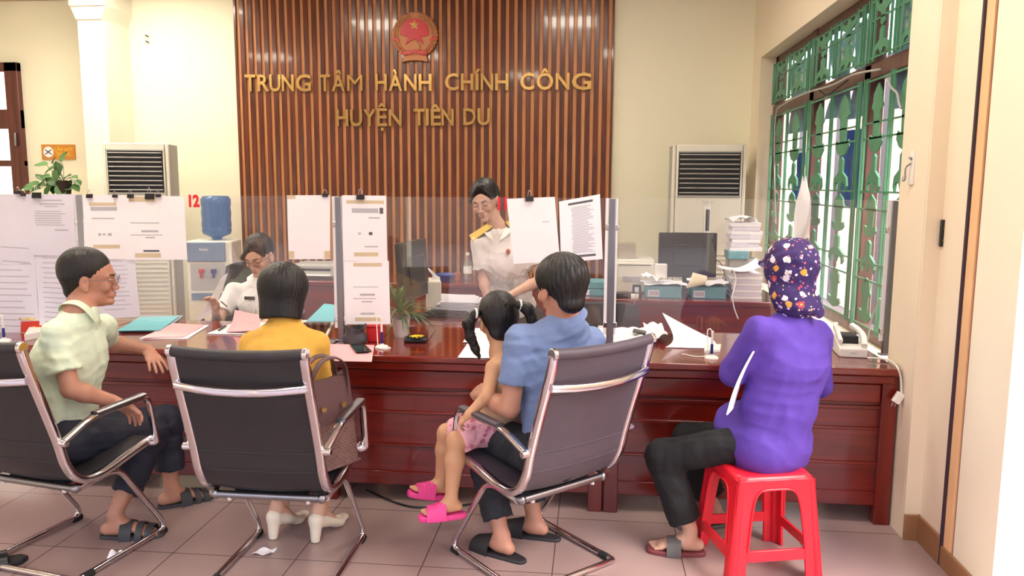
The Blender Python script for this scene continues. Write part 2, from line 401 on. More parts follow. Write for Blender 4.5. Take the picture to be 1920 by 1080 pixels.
# window: dark timber frame set back in the reveal
XW = XR + 0.13
m = MB(); d = 0.07
yms = [WY0, 4.82, 6.0, WY1]
zr0, zr1 = AX(1463, 213, XW).z, AX(1463, 194, XW).z
m.box(XW, WY0, WZ0, XW + d, WY1, WZ0 + 0.07); m.box(XW, WY0, WZ1 - 0.07, XW + d, WY1, WZ1)
m.box(XW, WY0, WZ0, XW + d, WY0 + 0.05, WZ1); m.box(XW, WY1 - 0.09, WZ0, XW + d, WY1, WZ1)
m.box(XW - 0.01, WY0, zr0, XW + d, WY1, zr1)
for y in yms[1:3]: m.box(XW - 0.01, y - 0.055, WZ0, XW + d, y + 0.055, WZ1)
win = struct('window_1', m, M['winwood'], bevel=0.005)
m = MB().box(XW + 0.04, WY0, zr1, XW + 0.045, WY1, WZ1)
pg = m.build('window_pane', glassmat('window_glass', (0.97, 1.0, 0.99), 0.02), win)

# green wrought grille: one thing per bay, sheet-metal spear leaves between bars
def spear(y, z, h, w):
    # outline of an upright leaf-and-tulip ornament in (y,z)
    pr = [(0, 0), (.30, .05), (.5, .16), (.44, .27), (.2, .22), (.22, .30), (.24, .60), (.42, .66), (.34, .74), (.3, .86), (0, 1.0)]
    R = [(y + a * w, z + b * h) for a, b in pr]; L = [(y - a * w, z + b * h) for a, b in pr[1:-1]][::-1]
    return R + L
def tulip(y, z, h, w, up=1):
    pr = [(0, .0), (.16, .10), (.16, .45), (.5, .62), (.56, .86), (.44, 1.0), (.40, .80), (.18, .72), (.0, .98)]
    R = [(y + a * w, z + up * b * h) for a, b in pr]; L = [(y - a * w, z + up * b * h) for a, b in pr[1:-1]][::-1]
    return R + L
xg = XW - 0.03
bays = [(yms[0] + 0.05, yms[1] - 0.055), (yms[1] + 0.055, yms[2] - 0.055), (yms[2] + 0.055, yms[3] - 0.09)]
nm = ['nearest the camera', 'in the middle', 'farthest, by the back wall']
for bi, (y0, y1) in enumerate(bays):
    for part, (z0, z1) in enumerate([(WZ0 + 0.07, zr0), (zr1, WZ1 - 0.07)]):
        t = thing('window_grille', 'green painted iron grille, %s window bay, %s' % ('lower' if part == 0 else 'upper', nm[bi]), 'window grille', (0, 0, 0), 0, 'green grilles over the barred window')
        b = MB(); hb = [z0 + 0.02, z1 - 0.02] + ([z0 + (z1 - z0) * k for k in (.2, .27, .48, .55, .76, .82)] if part == 0 else [(z0 + z1) / 2 + 0.05])
        for z in hb: b.box(xg - 0.004, y0, z - 0.005, xg + 0.004, y1, z + 0.005)
        nb = 2; st = (y1 - y0) / nb
        for k in range(nb + 1):
            yy = y0 + st * k
            for o in (-0.020, 0.020): b.box(xg - 0.006, yy + o - 0.006, z0, xg + 0.006, yy + o + 0.006, z1)
        gb = b.build('bars', M['green'], t)
        for k in range(nb):
            yc = y0 + st * (k + 0.5); w2 = st * 0.5; H = z1 - z0; L_ = []
            if part == 0:
                L_ = [(spear(yc, z0 + H * .70, H * .27, w2), .004), (tulip(yc, z0 + H * .70, H * .15, w2 * .9, -1), .006), (spear(yc, z0 + H * .37, H * .17, w2), .004), (tulip(yc, z0 + H * .36, H * .13, w2, -1), .006), (spear(yc, z0 + H * .03, H * .18, w2), .004)]
            else:
                L_ = [(tulip(yc, z0 + H * .5, H * .47, w2, 1), .004), (tulip(yc, z0 + H * .5, H * .46, w2, -1), .006)]
                for o in (-.3, .3): L_.append(([(yc + st * o - .008, z0), (yc + st * o + .008, z0), (yc + st * o + .008, z1), (yc + st * o - .008, z1)], .005))
            for out, th in L_:
                s = MB(); s.prism(out, xg - th, xg + th, 'x'); s.build('leaf_ornament', M['green'], t)
# outside: neighbour's peach wall with dark openings, plastic sheets hung behind the glass
m = MB(); m.box(3.4, 0.5, -0.05, 3.6, 16, 3.1)
struct('exterior_wall', m, M['outwall'])
m = MB()
for y in (6.0, 8.0, 9.6, 11.4, 13.4): m.box(3.36, y, -0.05, 3.39, y + 0.22, 3.1)
struct('exterior_wall_posts', m, mat('dark_timber', (70, 48, 42), 0.6))
PM = mat('pale_tarpaulin', (120, 156, 184), .4, var=.45, scale=7)
for i, (y0, y1, z0, z1) in enumerate([(3.98, 4.74, 2.02, 2.64), (4.9, 5.44, 2.02, 2.62), (5.48, 5.94, 2.06, 2.6), (6.1, 7.1, 2.02, 2.6), (5.05, 5.6, 1.45, 1.95), (6.5, 6.8, 1.2, 1.85)]):
    rr = random.Random(i)
    f = lambda u, v: (XW + 0.10 + 0.02 * math.sin(9 * u + i) * math.cos(7 * v), y0 + (y1 - y0) * u + 0.02 * math.sin(6 * v + i), z0 + (z1 - z0) * v)
    o = MB().sheet(f, 10, 10, 0.002).build('plastic_sheet', M['bluebin'] if i > 3 else PM, None, smooth=True)
    tag(o, ['blue plastic sheet hung in the uppermost near corner of the window', 'blue plastic sheet at top of the middle bay', 'second blue sheet at top of the middle bay, further along', 'blue plastic sheet at top of the farthest bay', 'blue plastic sheet behind the lower middle grille', 'narrow blue sheet behind the lower far grille'][i], 'plastic sheet', 'blue plastic sheets behind the window grille')
# ceiling lamps : recessed round panels
lampm = mat('lamp_lens', (255, 255, 255), 0.4, var=0, emit=((255, 244, 226), 20))
k = 0
LT = ['left of the emblem, over the clerks', 'over the back desks below the emblem', 'before the back door', 'over the glass screens and seated clerk', 'over the barred-window end of the counter', 'over the far end of the counter', 'behind the visitors', 'close before the pilaster']
LL = [(-2.6, 5.5), (-0.3, 5.5), (-4.9, 5.5), (-2.6, 3.2), (0.4, 3.2), (-4.9, 3.2), (-1.2, 0.9), (-4.2, 6.55)]
for (x, y) in LL:
    t = thing('ceiling_lamp', 'square flat ceiling lamp of the hall, ' + LT[k], 'ceiling lamp', (x, y, ZC), 0, 'ceiling lamps'); k += 1
    MB().box(-.32, -.32, -.03, .32, .32, 0).build('lamp_frame', M['white'], t, bevel=.004)
    MB().box(-.29, -.29, -.036, .29, .29, -.031).build('lamp_lens', lampm, t)
# small spotlight over the emblem
ex = A(780, 60, YB - .1)
# ================================================================ slatted feature wall
SX0, SX1 = A(434, 10, YB - .08).x, A(1153, 10, YB - .08).x
NS = 46; pit = (SX1 - SX0) / NS
t = thing('slat_feature_panel', 'tall varnished brown slatted wood panel with pale strips behind the gold letters', 'wall panel', (0, 0, 0))
MB().box(SX0, YB - 0.035, 0.02, SX1, YB - 0.001, 3.36).build('pale_backing', M['slatlight'], t)
m = MB()
for i in range(NS + 1):
    x = SX0 + pit * (i - 0.28)
    a = max(SX0, x); b_ = min(SX1, x + pit * 0.60)
    m.box(a, YB - 0.052, 0.02, b_, YB - 0.034, 3.36)
m.build('slats', M['slat'], t, bevel=0.0035)
YS = YB - 0.054
# ---- letters
GOLD = M['gold']
def letter_row(line, px0, px1, pyc, hpx, words_, starts, ordinal):
    pass
ORD = ['first', 'second', 'third', 'fourth', 'fifth', 'sixth', 'seventh']
def letters(word, xs, ytop, ybot, line):
    # xs: left px of each letter and final right px
    for i, ch in enumerate(word):
        x0, x1 = xs[i], xs[i + 1]
        zc = (A((x0 + x1) / 2, ytop, YS).z + A((x0 + x1) / 2, ybot, YS).z) / 2
        hgt = A((x0 + x1) / 2, ytop, YS).z - A((x0 + x1) / 2, ybot, YS).z
        xc = A((x0 + x1) / 2, (ytop + ybot) / 2, YS).x
        import unicodedata
        base = unicodedata.normalize('NFD', ch)[0]
        size = hgt / 0.73
        o = text('wall_letter', ch, size, GOLD, (xc, YS - 0.012, zc - hgt / 2 + 0.0), (math.pi / 2, 0, 0), None, ext=0.011, base='BOTTOM_BASELINE', bold=0.0 if ch == 'M' else 0.004, bev=0.0)
        bpy.context.view_layer.update()
        wid = o.dimensions.x
        tgt = (A(x1, ybot, YS).x - A(x0, ybot, YS).x) * 0.86
        if base != 'I': o.scale[0] = max(0.8, min(1.5, tgt / max(wid, 1e-3)))
        o.name = 'wall_letter'
        tag(o, 'gold letter %s, %s of the word %s, %s line on slatted panel' % (ch, ORD[i], word, line), 'wall letter', 'gold letters of the wall inscription')
letters('TRUNG', [461, 481, 506, 528, 554, 587], 139, 171, 'upper')
letters('TÂM', [600, 621, 650, 683], 139, 171, 'upper')
letters('HÀNH', [703, 728, 757, 784, 812], 138, 170, 'upper')
letters('CHÍNH', [833, 863, 890, 900, 927, 956], 137, 169, 'upper')
letters('CÔNG', [974, 1004, 1040, 1070, 1112], 136, 168, 'upper')
letters('HUYỆN', [630, 656, 682, 706, 728, 756], 204, 236, 'lower')
letters('TIÊN', [776, 798, 806, 828, 852], 203, 235, 'lower')
letters('DU', [867, 894, 921], 202, 234, 'lower')
# ---- emblem
cx, cz = A(779, 68, YS).x, A(779, 68, YS).z
R_ = (A(822, 68, YS).x - A(737, 68, YS).x) / 2
t = thing('national_emblem', 'round red and gold state emblem with a star above the gold letters', 'emblem', (cx, YS, cz))
def disc(r, n=48, sx=1, cz_=0): return [(r * sx * math.cos(2 * math.pi * i / n), cz_ + r * math.sin(2 * math.pi * i / n)) for i in range(n)]
m = MB()
out = []
for i in range(72):
    a = 2 * math.pi * i / 72; rr = R_ * (1 + 0.02 * math.cos(36 * a)); z = rr * math.sin(a) * 0.98
    out.append((rr * math.cos(a), z + R_ * .02))
m.prism(out, -0.03, 0, 'y')
m.prism([(-R_ * .5, -R_ * .82), (R_ * .5, -R_ * .82), (R_ * .58, -R_ * 1.12), (R_ * .3, -R_ * 1.06), (0, -R_ * 1.04), (-R_ * .3, -R_ * 1.06), (-R_ * .58, -R_ * 1.12)], -0.034, 0, 'y')
m.build('wreath_disc', M['goldmatt'], t, bevel=0.006)
for s_ in (-1, 1):       # ears of rice around the rim
    m = MB()
    for k in range(15):
        a = math.radians(-58 + k * 9.4); rr = R_ * .84
        for q in (-1, 1):
            c = V((s_ * math.cos(a) * (rr + q * R_ * .06), -0.033, math.sin(a) * (rr + q * R_ * .06) + R_ * .02))
            T = Matrix.Translation(c) @ Matrix.Rotation(-(a + .5 * q) if s_ > 0 else -(math.pi - a - .5 * q), 4, 'Y')
            m.ell((0, 0, 0), (R_ * .04, .006, R_ * .1), 8, T)
    m.build('rice_ear', M['goldmatt'], t, smooth=True)
rm = mat('emblem_red', (196, 30, 44), 0.35, var=0.05)
m = MB()
# red field: upper disc closing to two legs around the cog and base
o = [(R_ * .63 * math.cos(math.radians(a)), R_ * .12 + R_ * .60 * math.sin(math.radians(a))) for a in range(-12, 193, 8)]
o += [(-R_ * .28, -R_ * .05), (-R_ * .42, -R_ * .38), (-R_ * .25, -R_ * .26), (0, -R_ * .15), (R_ * .25, -R_ * .26), (R_ * .42, -R_ * .38), (R_ * .28, -R_ * .05)]
m.prism(o, -0.038, -0.028, 'y')
for s_ in (-1, 1):
    m.prism([(s_ * R_ * .95, R_ * -.02), (s_ * R_ * .97, -R_ * .14), (s_ * R_ * .66, -R_ * .26), (s_ * R_ * .7, -R_ * .12)], -0.038, -0.03, 'y')
    for k in range(5):
        m.box(s_ * R_ * (.8 - .09 * k) - .008, -.038, -R_ * (.42 + .06 * k) - .006, s_ * R_ * (.8 - .09 * k) + .008, -.03, -R_ * (.42 + .06 * k) + .006)
m.prism([(-R_ * .62, -R_ * .72), (-R_ * .3, -R_ * .60), (0, -R_ * .56), (R_ * .3, -R_ * .60), (R_ * .62, -R_ * .72), (R_ * .45, -R_ * .84), (0, -R_ * .74), (-R_ * .45, -R_ * .84)], -0.042, -0.03, 'y')
m.build('red_field', rm, t, bevel=0.002)
st = MB(); c = V((0, -0.058, R_ * .44)); pts = []
for k in range(10):
    a = math.pi / 2 + k * math.pi / 5; rr = R_ * (.24 if k % 2 == 0 else .095); pts.append(V((rr * math.cos(a), -0.038, R_ * .44 + rr * math.sin(a))))
st.add([c] + pts, [(0, 1 + k, 1 + (k + 1) % 10) for k in range(10)] + [tuple(range(10, 0, -1))])
st.build('star', mat('star_gold', (250, 220, 140), 0.3, 0.3, var=0), t)
st = MB(); n = 14; cg = []
for k in range(n * 4):
    a = 2 * math.pi * k / (n * 4); rr = R_ * (.26 if (k % 4) < 2 else .215)
    if math.sin(a) > -.55: cg.append((rr * math.cos(a), -R_ * .47 + rr * math.sin(a)))
st.prism(cg, -0.044, -0.03, 'y'); st.build('cog_wheel', M['goldmatt'], t)
text('ribbon_text', 'VIỆT NAM', R_ * .2, M['goldmatt'], (0, -0.0435, -R_ * .70), (math.pi / 2, 0, 0), t)

# ================================================================ floor standing air conditioners
def aircon(label, pxl, pxr, pyt, Y, rz=0):
    a = A(pxl, pyt, Y); b = A(pxr, pyt, Y); W = b.x - a.x; H = a.z; cx = (a.x + b.x) / 2; D = 0.32
    t = thing('floor_air_conditioner', label, 'air conditioner', (cx, Y, 0), rz, 'floor standing air conditioners')
    h = W / 2
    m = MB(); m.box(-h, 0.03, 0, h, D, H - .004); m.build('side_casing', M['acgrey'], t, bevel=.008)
    m = MB(); m.box(-h + .035, 0, 0.02, h - .035, 0.05, H); m.box(-h, .012, .02, -h + .03, .06, H); m.box(h - .03, .012, .02, h, .06, H)
    m.build('front_casing', M['acwhite'], t, bevel=.01)
    g0, g1 = H * .775, H * .965; gw = h * .80
    m = MB(); m.box(-gw - .01, -.004, g0, gw + .01, .004, g1); m.build('outlet_recess', M['black'], t)
    m = MB(); n = 9
    for k in range(n):
        z = g0 + (g1 - g0) * (k + .5) / n
        T = Matrix.Translation((0, -0.006, z)) @ Matrix.Rotation(math.radians(-25), 4, 'X')
        m.box(-gw, -.010, -.0035, gw, .006, .0035, T)
    m.box(-gw - .018, -.008, g1, gw + .018, .004, g1 + .012); m.box(-gw - .018, -.008, g0 - .012, gw + .018, .004, g0)
    m.build('outlet_louvre', M['acgrey'], t)
    m = MB(); zc = H * .665
    m.cbox((0, -.003, zc), (.036, .014, .19 if rz == 0 else .15)); m.build('control_display', M['black'], t, bevel=.006)
    m = MB(); m.cbox((0, -.003, zc), (.056, .008, .24)); m.build('display_surround', M['white'], t, bevel=.01)
    text('brand_word', 'Panasonic', .026, M['print'], (0, -.004, H * .755 - .018), (math.pi / 2, 0, 0), t)
    m = MB()
    for k in range(22): z = .12 + .9 * k / 22; m.box(-gw, -.006, z, gw, .004, z + .016)
    m.build('intake_louvre', M['acwhite'], t, bevel=.002)
    return t
aircon('white floor-standing air conditioner between the slatted panel and the barred window', 1262, 1402, 271, 7.02)
aircon('white floor-standing air conditioner beside the blue water bottle, left of the slatted panel', 196, 308, 268, 6.72, math.radians(14))

# ================================================================ water dispenser with its bottle
Yd = 6.35; c = A(391, 460, Yd); W = A(430, 460, Yd).x - A(350, 460, Yd).x
H = A(391, 452, Yd).z; t = thing('water_dispenser', 'cream and blue-grey water dispenser left of the slatted panel', 'water dispenser', (c.x, Yd, 0), math.radians(10))
h = W / 2; bl = mat('dispenser_blue', (110, 130, 160), 0.4)
MB().box(-h, 0, 0, h, .32, H).build('body', M['acwhite'], t, bevel=.015)
m = MB(); m.box(-h + .01, -.012, H - .175, h - .05, .01, H - .01); m.build('control_panel', bl, t, bevel=.008)
m = MB(); m.box(-h + .03, -.01, H - .50, h - .08, .01, H - .44); m.build('drip_band', bl, t, bevel=.004)
m = MB(); m.box(-h + .03, -.002, H - .42, h - .06, .004, H - .19); m.build('tap_recess', M['acgrey'], t)
for i, (x, cc) in enumerate([(-.06, M['red']), (.04, M['blue'])]):
    mm = MB(); mm.box(x - .018, -.05, H - .27, x + .018, 0, H - .235); mm.box(x - .01, -.045, H - .31, x + .01, -.025, H - .27); mm.build('tap', cc, t, bevel=.004)
text('dispenser_word', 'Alaska', .03, M['white'], (-.04, -.0125, H - .07), (math.pi / 2, 0, 0), t)
bz = H; top = A(391, 368, Yd).z - H
prof = [(.045, 0), (.05, .02), (.13, .05), (.142, .09), (.136, .10), (.142, .14), (.136, .19), (.142, .25), (.136, .31), (.142, .33), (.142, .38), (.12, .41), (.0, .415)]
s = top / .415; o = MB().lathe([(r * s * .96, z * s) for r, z in prof], 28).build('water_bottle', glassmat('blue_bottle', (0.20, 0.42, 0.72), 0.30, haze_rgb=(.12, .28, .62)), None, smooth=True, angle=70)
o.location = (c.x, Yd + .16, H + .004); tag(o, 'large blue water bottle upside down on the dispenser', 'water bottle')

# ================================================================ no smoking sign
p0, p1 = A(78, 271, YB - .01), A(142, 299, YB - .01)
t = thing('no_smoking_sign', 'small orange no-smoking sign on the wall above the potted plant', 'sign', ((p0.x + p1.x) / 2, YB - .012, (p0.z + p1.z) / 2))
w_, h_ = (p1.x - p0.x) / 2, (p0.z - p1.z) / 2
MB().box(-w_, -.006, -h_, w_, .012, h_).build('sign_plate', mat('sign_orange', (204, 132, 44), 0.5), t, bevel=.002)
m = MB(); m.prism(disc(h_ * .72), -.009, -.004, 'y', Matrix.Translation((-w_ * .58, 0, 0))); m.build('sign_disc', M['paper'], t)
m = MB()
for a in (.6, -.6): m.cbox((0, 0, 0), (h_ * 1.1, .002, h_ * .14), Matrix.Translation((-w_ * .58, -.010, 0)) @ Matrix.Rotation(a, 4, 'Y'))
m.build('crossed_cigarette', M['printdark'], t)
text('sign_words', 'CẤM HÚT\nTHUỐC', h_ * .62, M['yellow'], (w_ * .33, -.007, 0), (math.pi / 2, 0, 0), t, bold=.001)
# pipes beside the pilaster
for i, px in enumerate((214, 232)):
    p = A(px, 150, YB - .03)
    m = MB(); m.tube([(p.x, YB - .03, 0), (p.x, YB - .03, A(px, 4 if i == 0 else 10, YB).z)], .024, 12)
    tag(m.build('wall_pipe', M['whiteal'], None, smooth=True), ['cream conduit pipe running up the wall close to the pilaster', 'white conduit pipe running up the wall, second from the pilaster'][i], 'pipe', 'wall conduit pipes')
# two hooks in the wall
for i, (px, py) in enumerate([(276, 67), (277, 78)]):
    p = A(px, py, YB); m = MB(); m.tube([(p.x - .02, YB + .005, p.z + .005), (p.x, YB - .03, p.z), (p.x + .03, YB - .03, p.z - .015)], .006, 8)
    tag(m.build('wall_screw', M['rubber'], None, smooth=True), ['upper of two dark screws in the bare wall', 'lower of two dark screws in the bare wall'][i], 'screw', 'screws in the wall')

# ================================================================ service counters (rosewood desks)
CT = 0.76; CY0, CY1 = 3.72, 4.52
def desk(label, x0, x1, grp='rosewood counter desks', y0=CY0, y1=CY1, full=True):
    t = thing('counter_desk', label, 'desk', ((x0 + x1) / 2, y0, 0), 0, grp); h = (x1 - x0) / 2; D = y1 - y0
    m = MB(); m.box(-h, -.02, CT - .035, h, D, CT); m.build('desk_top', M['mahogtop'], t, bevel=.008)
    m = MB(); m.box(-h + .012, -.006, CT - .075, h - .012, .02, CT - .036); m.box(-h + .07, .012, CT - .17, h - .07, .03, CT - .08)
    m.build('apron', M['mahog'], t, bevel=.005)
    m = MB(); m.box(-h + .06, .03, .09, h - .06, .045, CT - .16)
    for z0, z1 in [(.085, .155), (.285, .30), (.455, .47), (.555, .575)]: m.box(-h + .06, .02, z0, h - .06, .032, z1)
    m.build('front_panel', M['mahog'], t, bevel=.004)
    for x in (-h, h - .07):
        for y in (0.0, D - .07): MB().box(x, y, 0, x + .07, y + .07, CT - .04).build('leg', M['mahogv'], t, bevel=.004)
    for x in (-h + .02, h - .035): MB().box(x, .07, .09, x + .015, D - .07, CT - .06).build('side_panel', M['mahogv'], t)
    return t
desk('red-brown rosewood counter desk at the barred-window end, under the grey telephone', .075, 1.42)
desk('red-brown rosewood counter desk behind the man in the blue polo shirt', -1.335, .07)
desk('red-brown rosewood counter desk behind the woman in yellow', -2.745, -1.34)
desk('red-brown rosewood counter desk furthest from the barred window, with the red name sign', -4.155, -2.75)
# clerk-side return desk and back desks
def backdesk(label, x0, x1, y0, y1, name='office_desk', ft=.0):
    t = thing(name, label, 'desk', ((x0 + x1) / 2, y0, 0), 0, 'desks on the clerk side'); h = (x1 - x0) / 2; D = y1 - y0
    MB().box(-h, 0, CT - .035, h, D, CT).build('desk_top', M['mahogtop'], t, bevel=.006)
    MB().box(-h + .02, .02, .06, h - .02, .04, CT - .036).build('front_panel', M['mahog'], t)
    for x in (-h, h - .05):
        for y in (0, D - .05): MB().box(x, y, 0, x + .05, y + .05, CT - .036).build('leg', M['mahogv'], t, bevel=.003)
    return t
backdesk('low rosewood desk under the dark monitor and paper boxes, before the air conditioner', -.05, 1.38, 5.75, 6.45)
backdesk('rosewood desk joining the counter behind the spiky plant, with papers stacked on it', -1.22, -.74, 4.53, 5.60)
backdesk('rosewood desk behind the standing clerk with a clear bottle on it', -2.5, -.06, 6.45, 7.05)
backdesk('rosewood desk with scattered items behind the seated clerk', -2.9, -1.6, 6.5, 7.1) if False else None

# ================================================================ glass screens and posts
YG = 4.02; GT, GB = 1.525, 0.845
posts = [(-2.79, 'left of the balding man, beside the clipped notices'), (-1.285, 'between the woman in yellow and the spiky plant'), (.105, 'behind the man in blue'), (1.425, 'at the barred-window end of the counter')]
posts = [(AZ(157, 630, CT + .0).x, 0), (A(641, 640, YG).x, 0), (A(1143, 640, YG).x, 0), (A(1659, 668, YG).x, 0)]
posts[0] = (A(158, 500, YG).x, 0)
pl = ['steel screen post nearest the potted plant and no-smoking sign', 'steel screen post between the woman in yellow and the spiky plant', 'steel screen post behind the man in the blue polo shirt', 'steel screen post at the barred-window end of the counter']
for i, (x, _) in enumerate(posts):
    t = thing('screen_post', pl[i], 'post', (x, YG, CT), 0, 'posts of the glass screen')
    MB().box(-.018, -.012, .0, .018, .012, GT - CT).build('post', M['steel'], t, bevel=.004)
    MB().box(-.03, -.02, 0, .03, .02, .008).build('base_plate', M['steel'], t, bevel=.002)
    for z in (.12, .62): MB().cbox((0, 0, z), (.07, .02, .03)).build('glass_clamp', M['chrome'], t, bevel=.004)
    MB().box(-.034, -.006, .07, -.018, .006, GT - CT).build('edge_strip', M['whiteal'], t)
    MB().box(.018, -.006, .07, .028, .006, GT - CT).build('edge_strip', M['whiteal'], t)
gx = [posts[0][0] - 1.42] + [p[0] for p in posts]
gl = ['clear glass screen bearing four clipped notices, furthest from the barred window', 'clear glass screen with the red number 12, in front of the seated clerk', 'clear glass screen with the red number 11, in front of the standing clerk', 'bare clear glass screen before the woman in purple']
for i in range(4):
    g = MB().box(gx[i] + .036, YG - .004, GB, gx[i + 1] - .038, YG + .004, GT).build('glass_screen', M['glass'])
    tag(g, gl[i], 'glass screen', 'glass counter screens')
numm = mat('red_number', (226, 40, 60), 0.5, var=0)
for (s_, px, py, lab) in [('12', 362, 378, 'red adhesive number 12 on the glass near the water bottle'), ('11', 942, 383, 'red adhesive number 11 on the glass beside the standing clerk')]:
    p = A(px, py, YG - .006); o = text('number_sticker', s_, .085, numm, (p.x, YG - .006, p.z), (math.pi / 2, 0, 0), None, .001, bold=.004, sx=.8)
    tag(o, lab, 'number', 'red counter numbers')

# ================================================================ cantilever office chairs
def chair(label, loc, rz, mesh_m):
    t = thing('cantilever_chair', label, 'chair', (*loc, 0), rz, 'chrome cantilever visitor chairs')
    W = .245
    prof = [(-.37, .99), (-.345, .90), (-.25, .62), (-.215, .50), (-.16, .425), (-.06, .405), (.10, .435), (.235, .462), (.27, .455)]
    P3 = bez([(0, y, z) for y, z in prof], 6)
    for s_ in (-1, 1):      # flat chrome side rails
        m = MB(); m.tube([(s_ * W, p.y, p.z) for p in P3], 1, 10, flat=(.016, .017)); m.build('side_rail', M['chrome'], t, smooth=True, angle=60)
    sl = bez([(0, y + .004, z + .0) for y, z in prof], 6)
    def f(u, v):
        k = u * (len(sl) - 1); i = min(int(k), len(sl) - 2); p = sl[i].lerp(sl[i + 1], k - i)
        rib = .004 * (1 if (u * 15) % 1 > .06 else -.4)
        sag = .018 * (1 - (2 * v - 1) ** 2) * (1 if u < .55 else .6)
        return ((v - .5) * 2 * (W - .009), p.y - (sag if u < .5 else 0) + 0, p.z - (sag if u >= .5 else 0))
    MB().sheet(f, 96, 10, .014).build('seat_sling', mesh_m, t, smooth=True, angle=60)
    for u in (.16, .27, .36, .58, .68, .78, .88):       # welted seams across
        m = MB(); m.tube([V(f(u, v)) + V((0, -.007 if u < .5 else 0, -.007 if u >= .5 else 0)) for v in [k / 8 for k in range(9)]], .0035, 6); m.build('seam', mesh_m, t, smooth=True)
    m = MB(); m.tube([(x * W * 1.0, -.372 - .012 * (1 - x * x), .998 - .010 * (1 - x * x)) for x in [-1, -.8, -.5, 0, .5, .8, 1]], .021, 14); m.build('top_roll', mesh_m, t, smooth=True)
    for s_ in (-1, 1):
        m = MB(); m.tube([(s_ * (W - .004), -.372, .998), (s_ * (W + .014), -.372, .998)], .0225, 16); m.build('end_cap', M['chrome'], t, bevel=.003, smooth=True)
    def back(z):
        for a, b in zip(P3, P3[1:]):
            if b.z <= z <= a.z: return a.y + (b.y - a.y) * (a.z - z) / (a.z - b.z)
        return -.3
    m = MB(); m.tube([(x * (W + .0), back(.87) - .022 - .035 * (1 - x * x), .87 - .012 * (1 - x ** 2)) for x in [-1, -.9, -.6, -.3, 0, .3, .6, .9, 1]], 1, 10, flat=(.011, .015)); m.build('back_bar', M['chrome'], t, smooth=True, angle=60)
    for s_ in (-1, 1):
        arm = fillet([(s_ * (W + .022), back(.60) + .0, .60), (s_ * (W + .034), back(.60) + .13, .665), (s_ * (W + .036), .195, .675), (s_ * (W + .034), .235, .455), (s_ * (W + .008), .225, .452)], [.05, .05, .05, .02], 5)
        m = MB(); m.tube(arm, 1, 10, flat=(.015, .0095)); ao = m.build('armrest', M['chrome'], t, smooth=True, angle=60)
        m = MB(); m.tube([(s_ * (W - .005), back(.60), .60), (s_ * (W + .045), back(.60), .60)], .014, 12); m.build('arm_bolt', M['chrome'], ao, bevel=.002, smooth=True)
        m = MB(); m.tube([(s_ * (W + .034), back(.6) + .15, .675), (s_ * (W + .036), .17, .685)], 1, 10, flat=(.019, .009)); m.build('arm_pad', M['steel'] if mesh_m is M['mesh_dark'] else M['mesh_lit'], ao, smooth=True, angle=60)
        leg = fillet([(s_ * .232, -.145, .376), (s_ * .240, .045, .40), (s_ * .242, .315, .018), (s_ * .242, -.20, .014)], [.07, .07], 6)
        m = MB(); m.tube(leg, .0125, 12); lo = m.build('leg', M['chrome'], t, smooth=True)
        
        for y in (.25, -.17): m = MB(); m.tube([(s_ * .242, y, .012), (s_ * .242, y + .05, .012)], .016, 10); m.build('foot_pad', M['rubber'], lo)
    m = MB(); m.tube([(-.242, -.20, .014), (.242, -.20, .014)], .0125, 12); m.build('floor_bar', M['chrome'], t, smooth=True)
    m = MB(); m.tube([(-.215, -.15, .376), (.215, -.15, .376)], .015, 12); m.ell((-.215, -.15, .376), (.020, .020, .020), 12); m.ell((.215, -.15, .376), (.020, .020, .020), 12); m.build('rear_crossbar', M['steel'], t, smooth=True)
    m = MB(); m.box(-.15, -.13, .376, .15, .0, .386); m.build('seat_plate', M['rubber'], t, bevel=.002)
    for s_ in (-1, 1):
        for y in (-.15, .03):
            mm = MB(); mm.lathe([(.012, 0), (.012, .03)], 10, (s_ * .16, y, .355)); mm.build('bolt', M['chrome'], t, smooth=True)
    return t
chair('dark sling chair with chrome frame under the man in the pale green shirt', (-2.225, 3.024), math.radians(-11), M['mesh_dark'])
chair('dark sling chair with chrome frame and straight back, under the woman in yellow', (-1.245, 3.0), 0, M['mesh_dark'])
chair('reflection-tinted sling chair with chrome frame turned aside, under the man in the blue polo', (-.20, 3.18), math.radians(43), M['mesh_lit'])

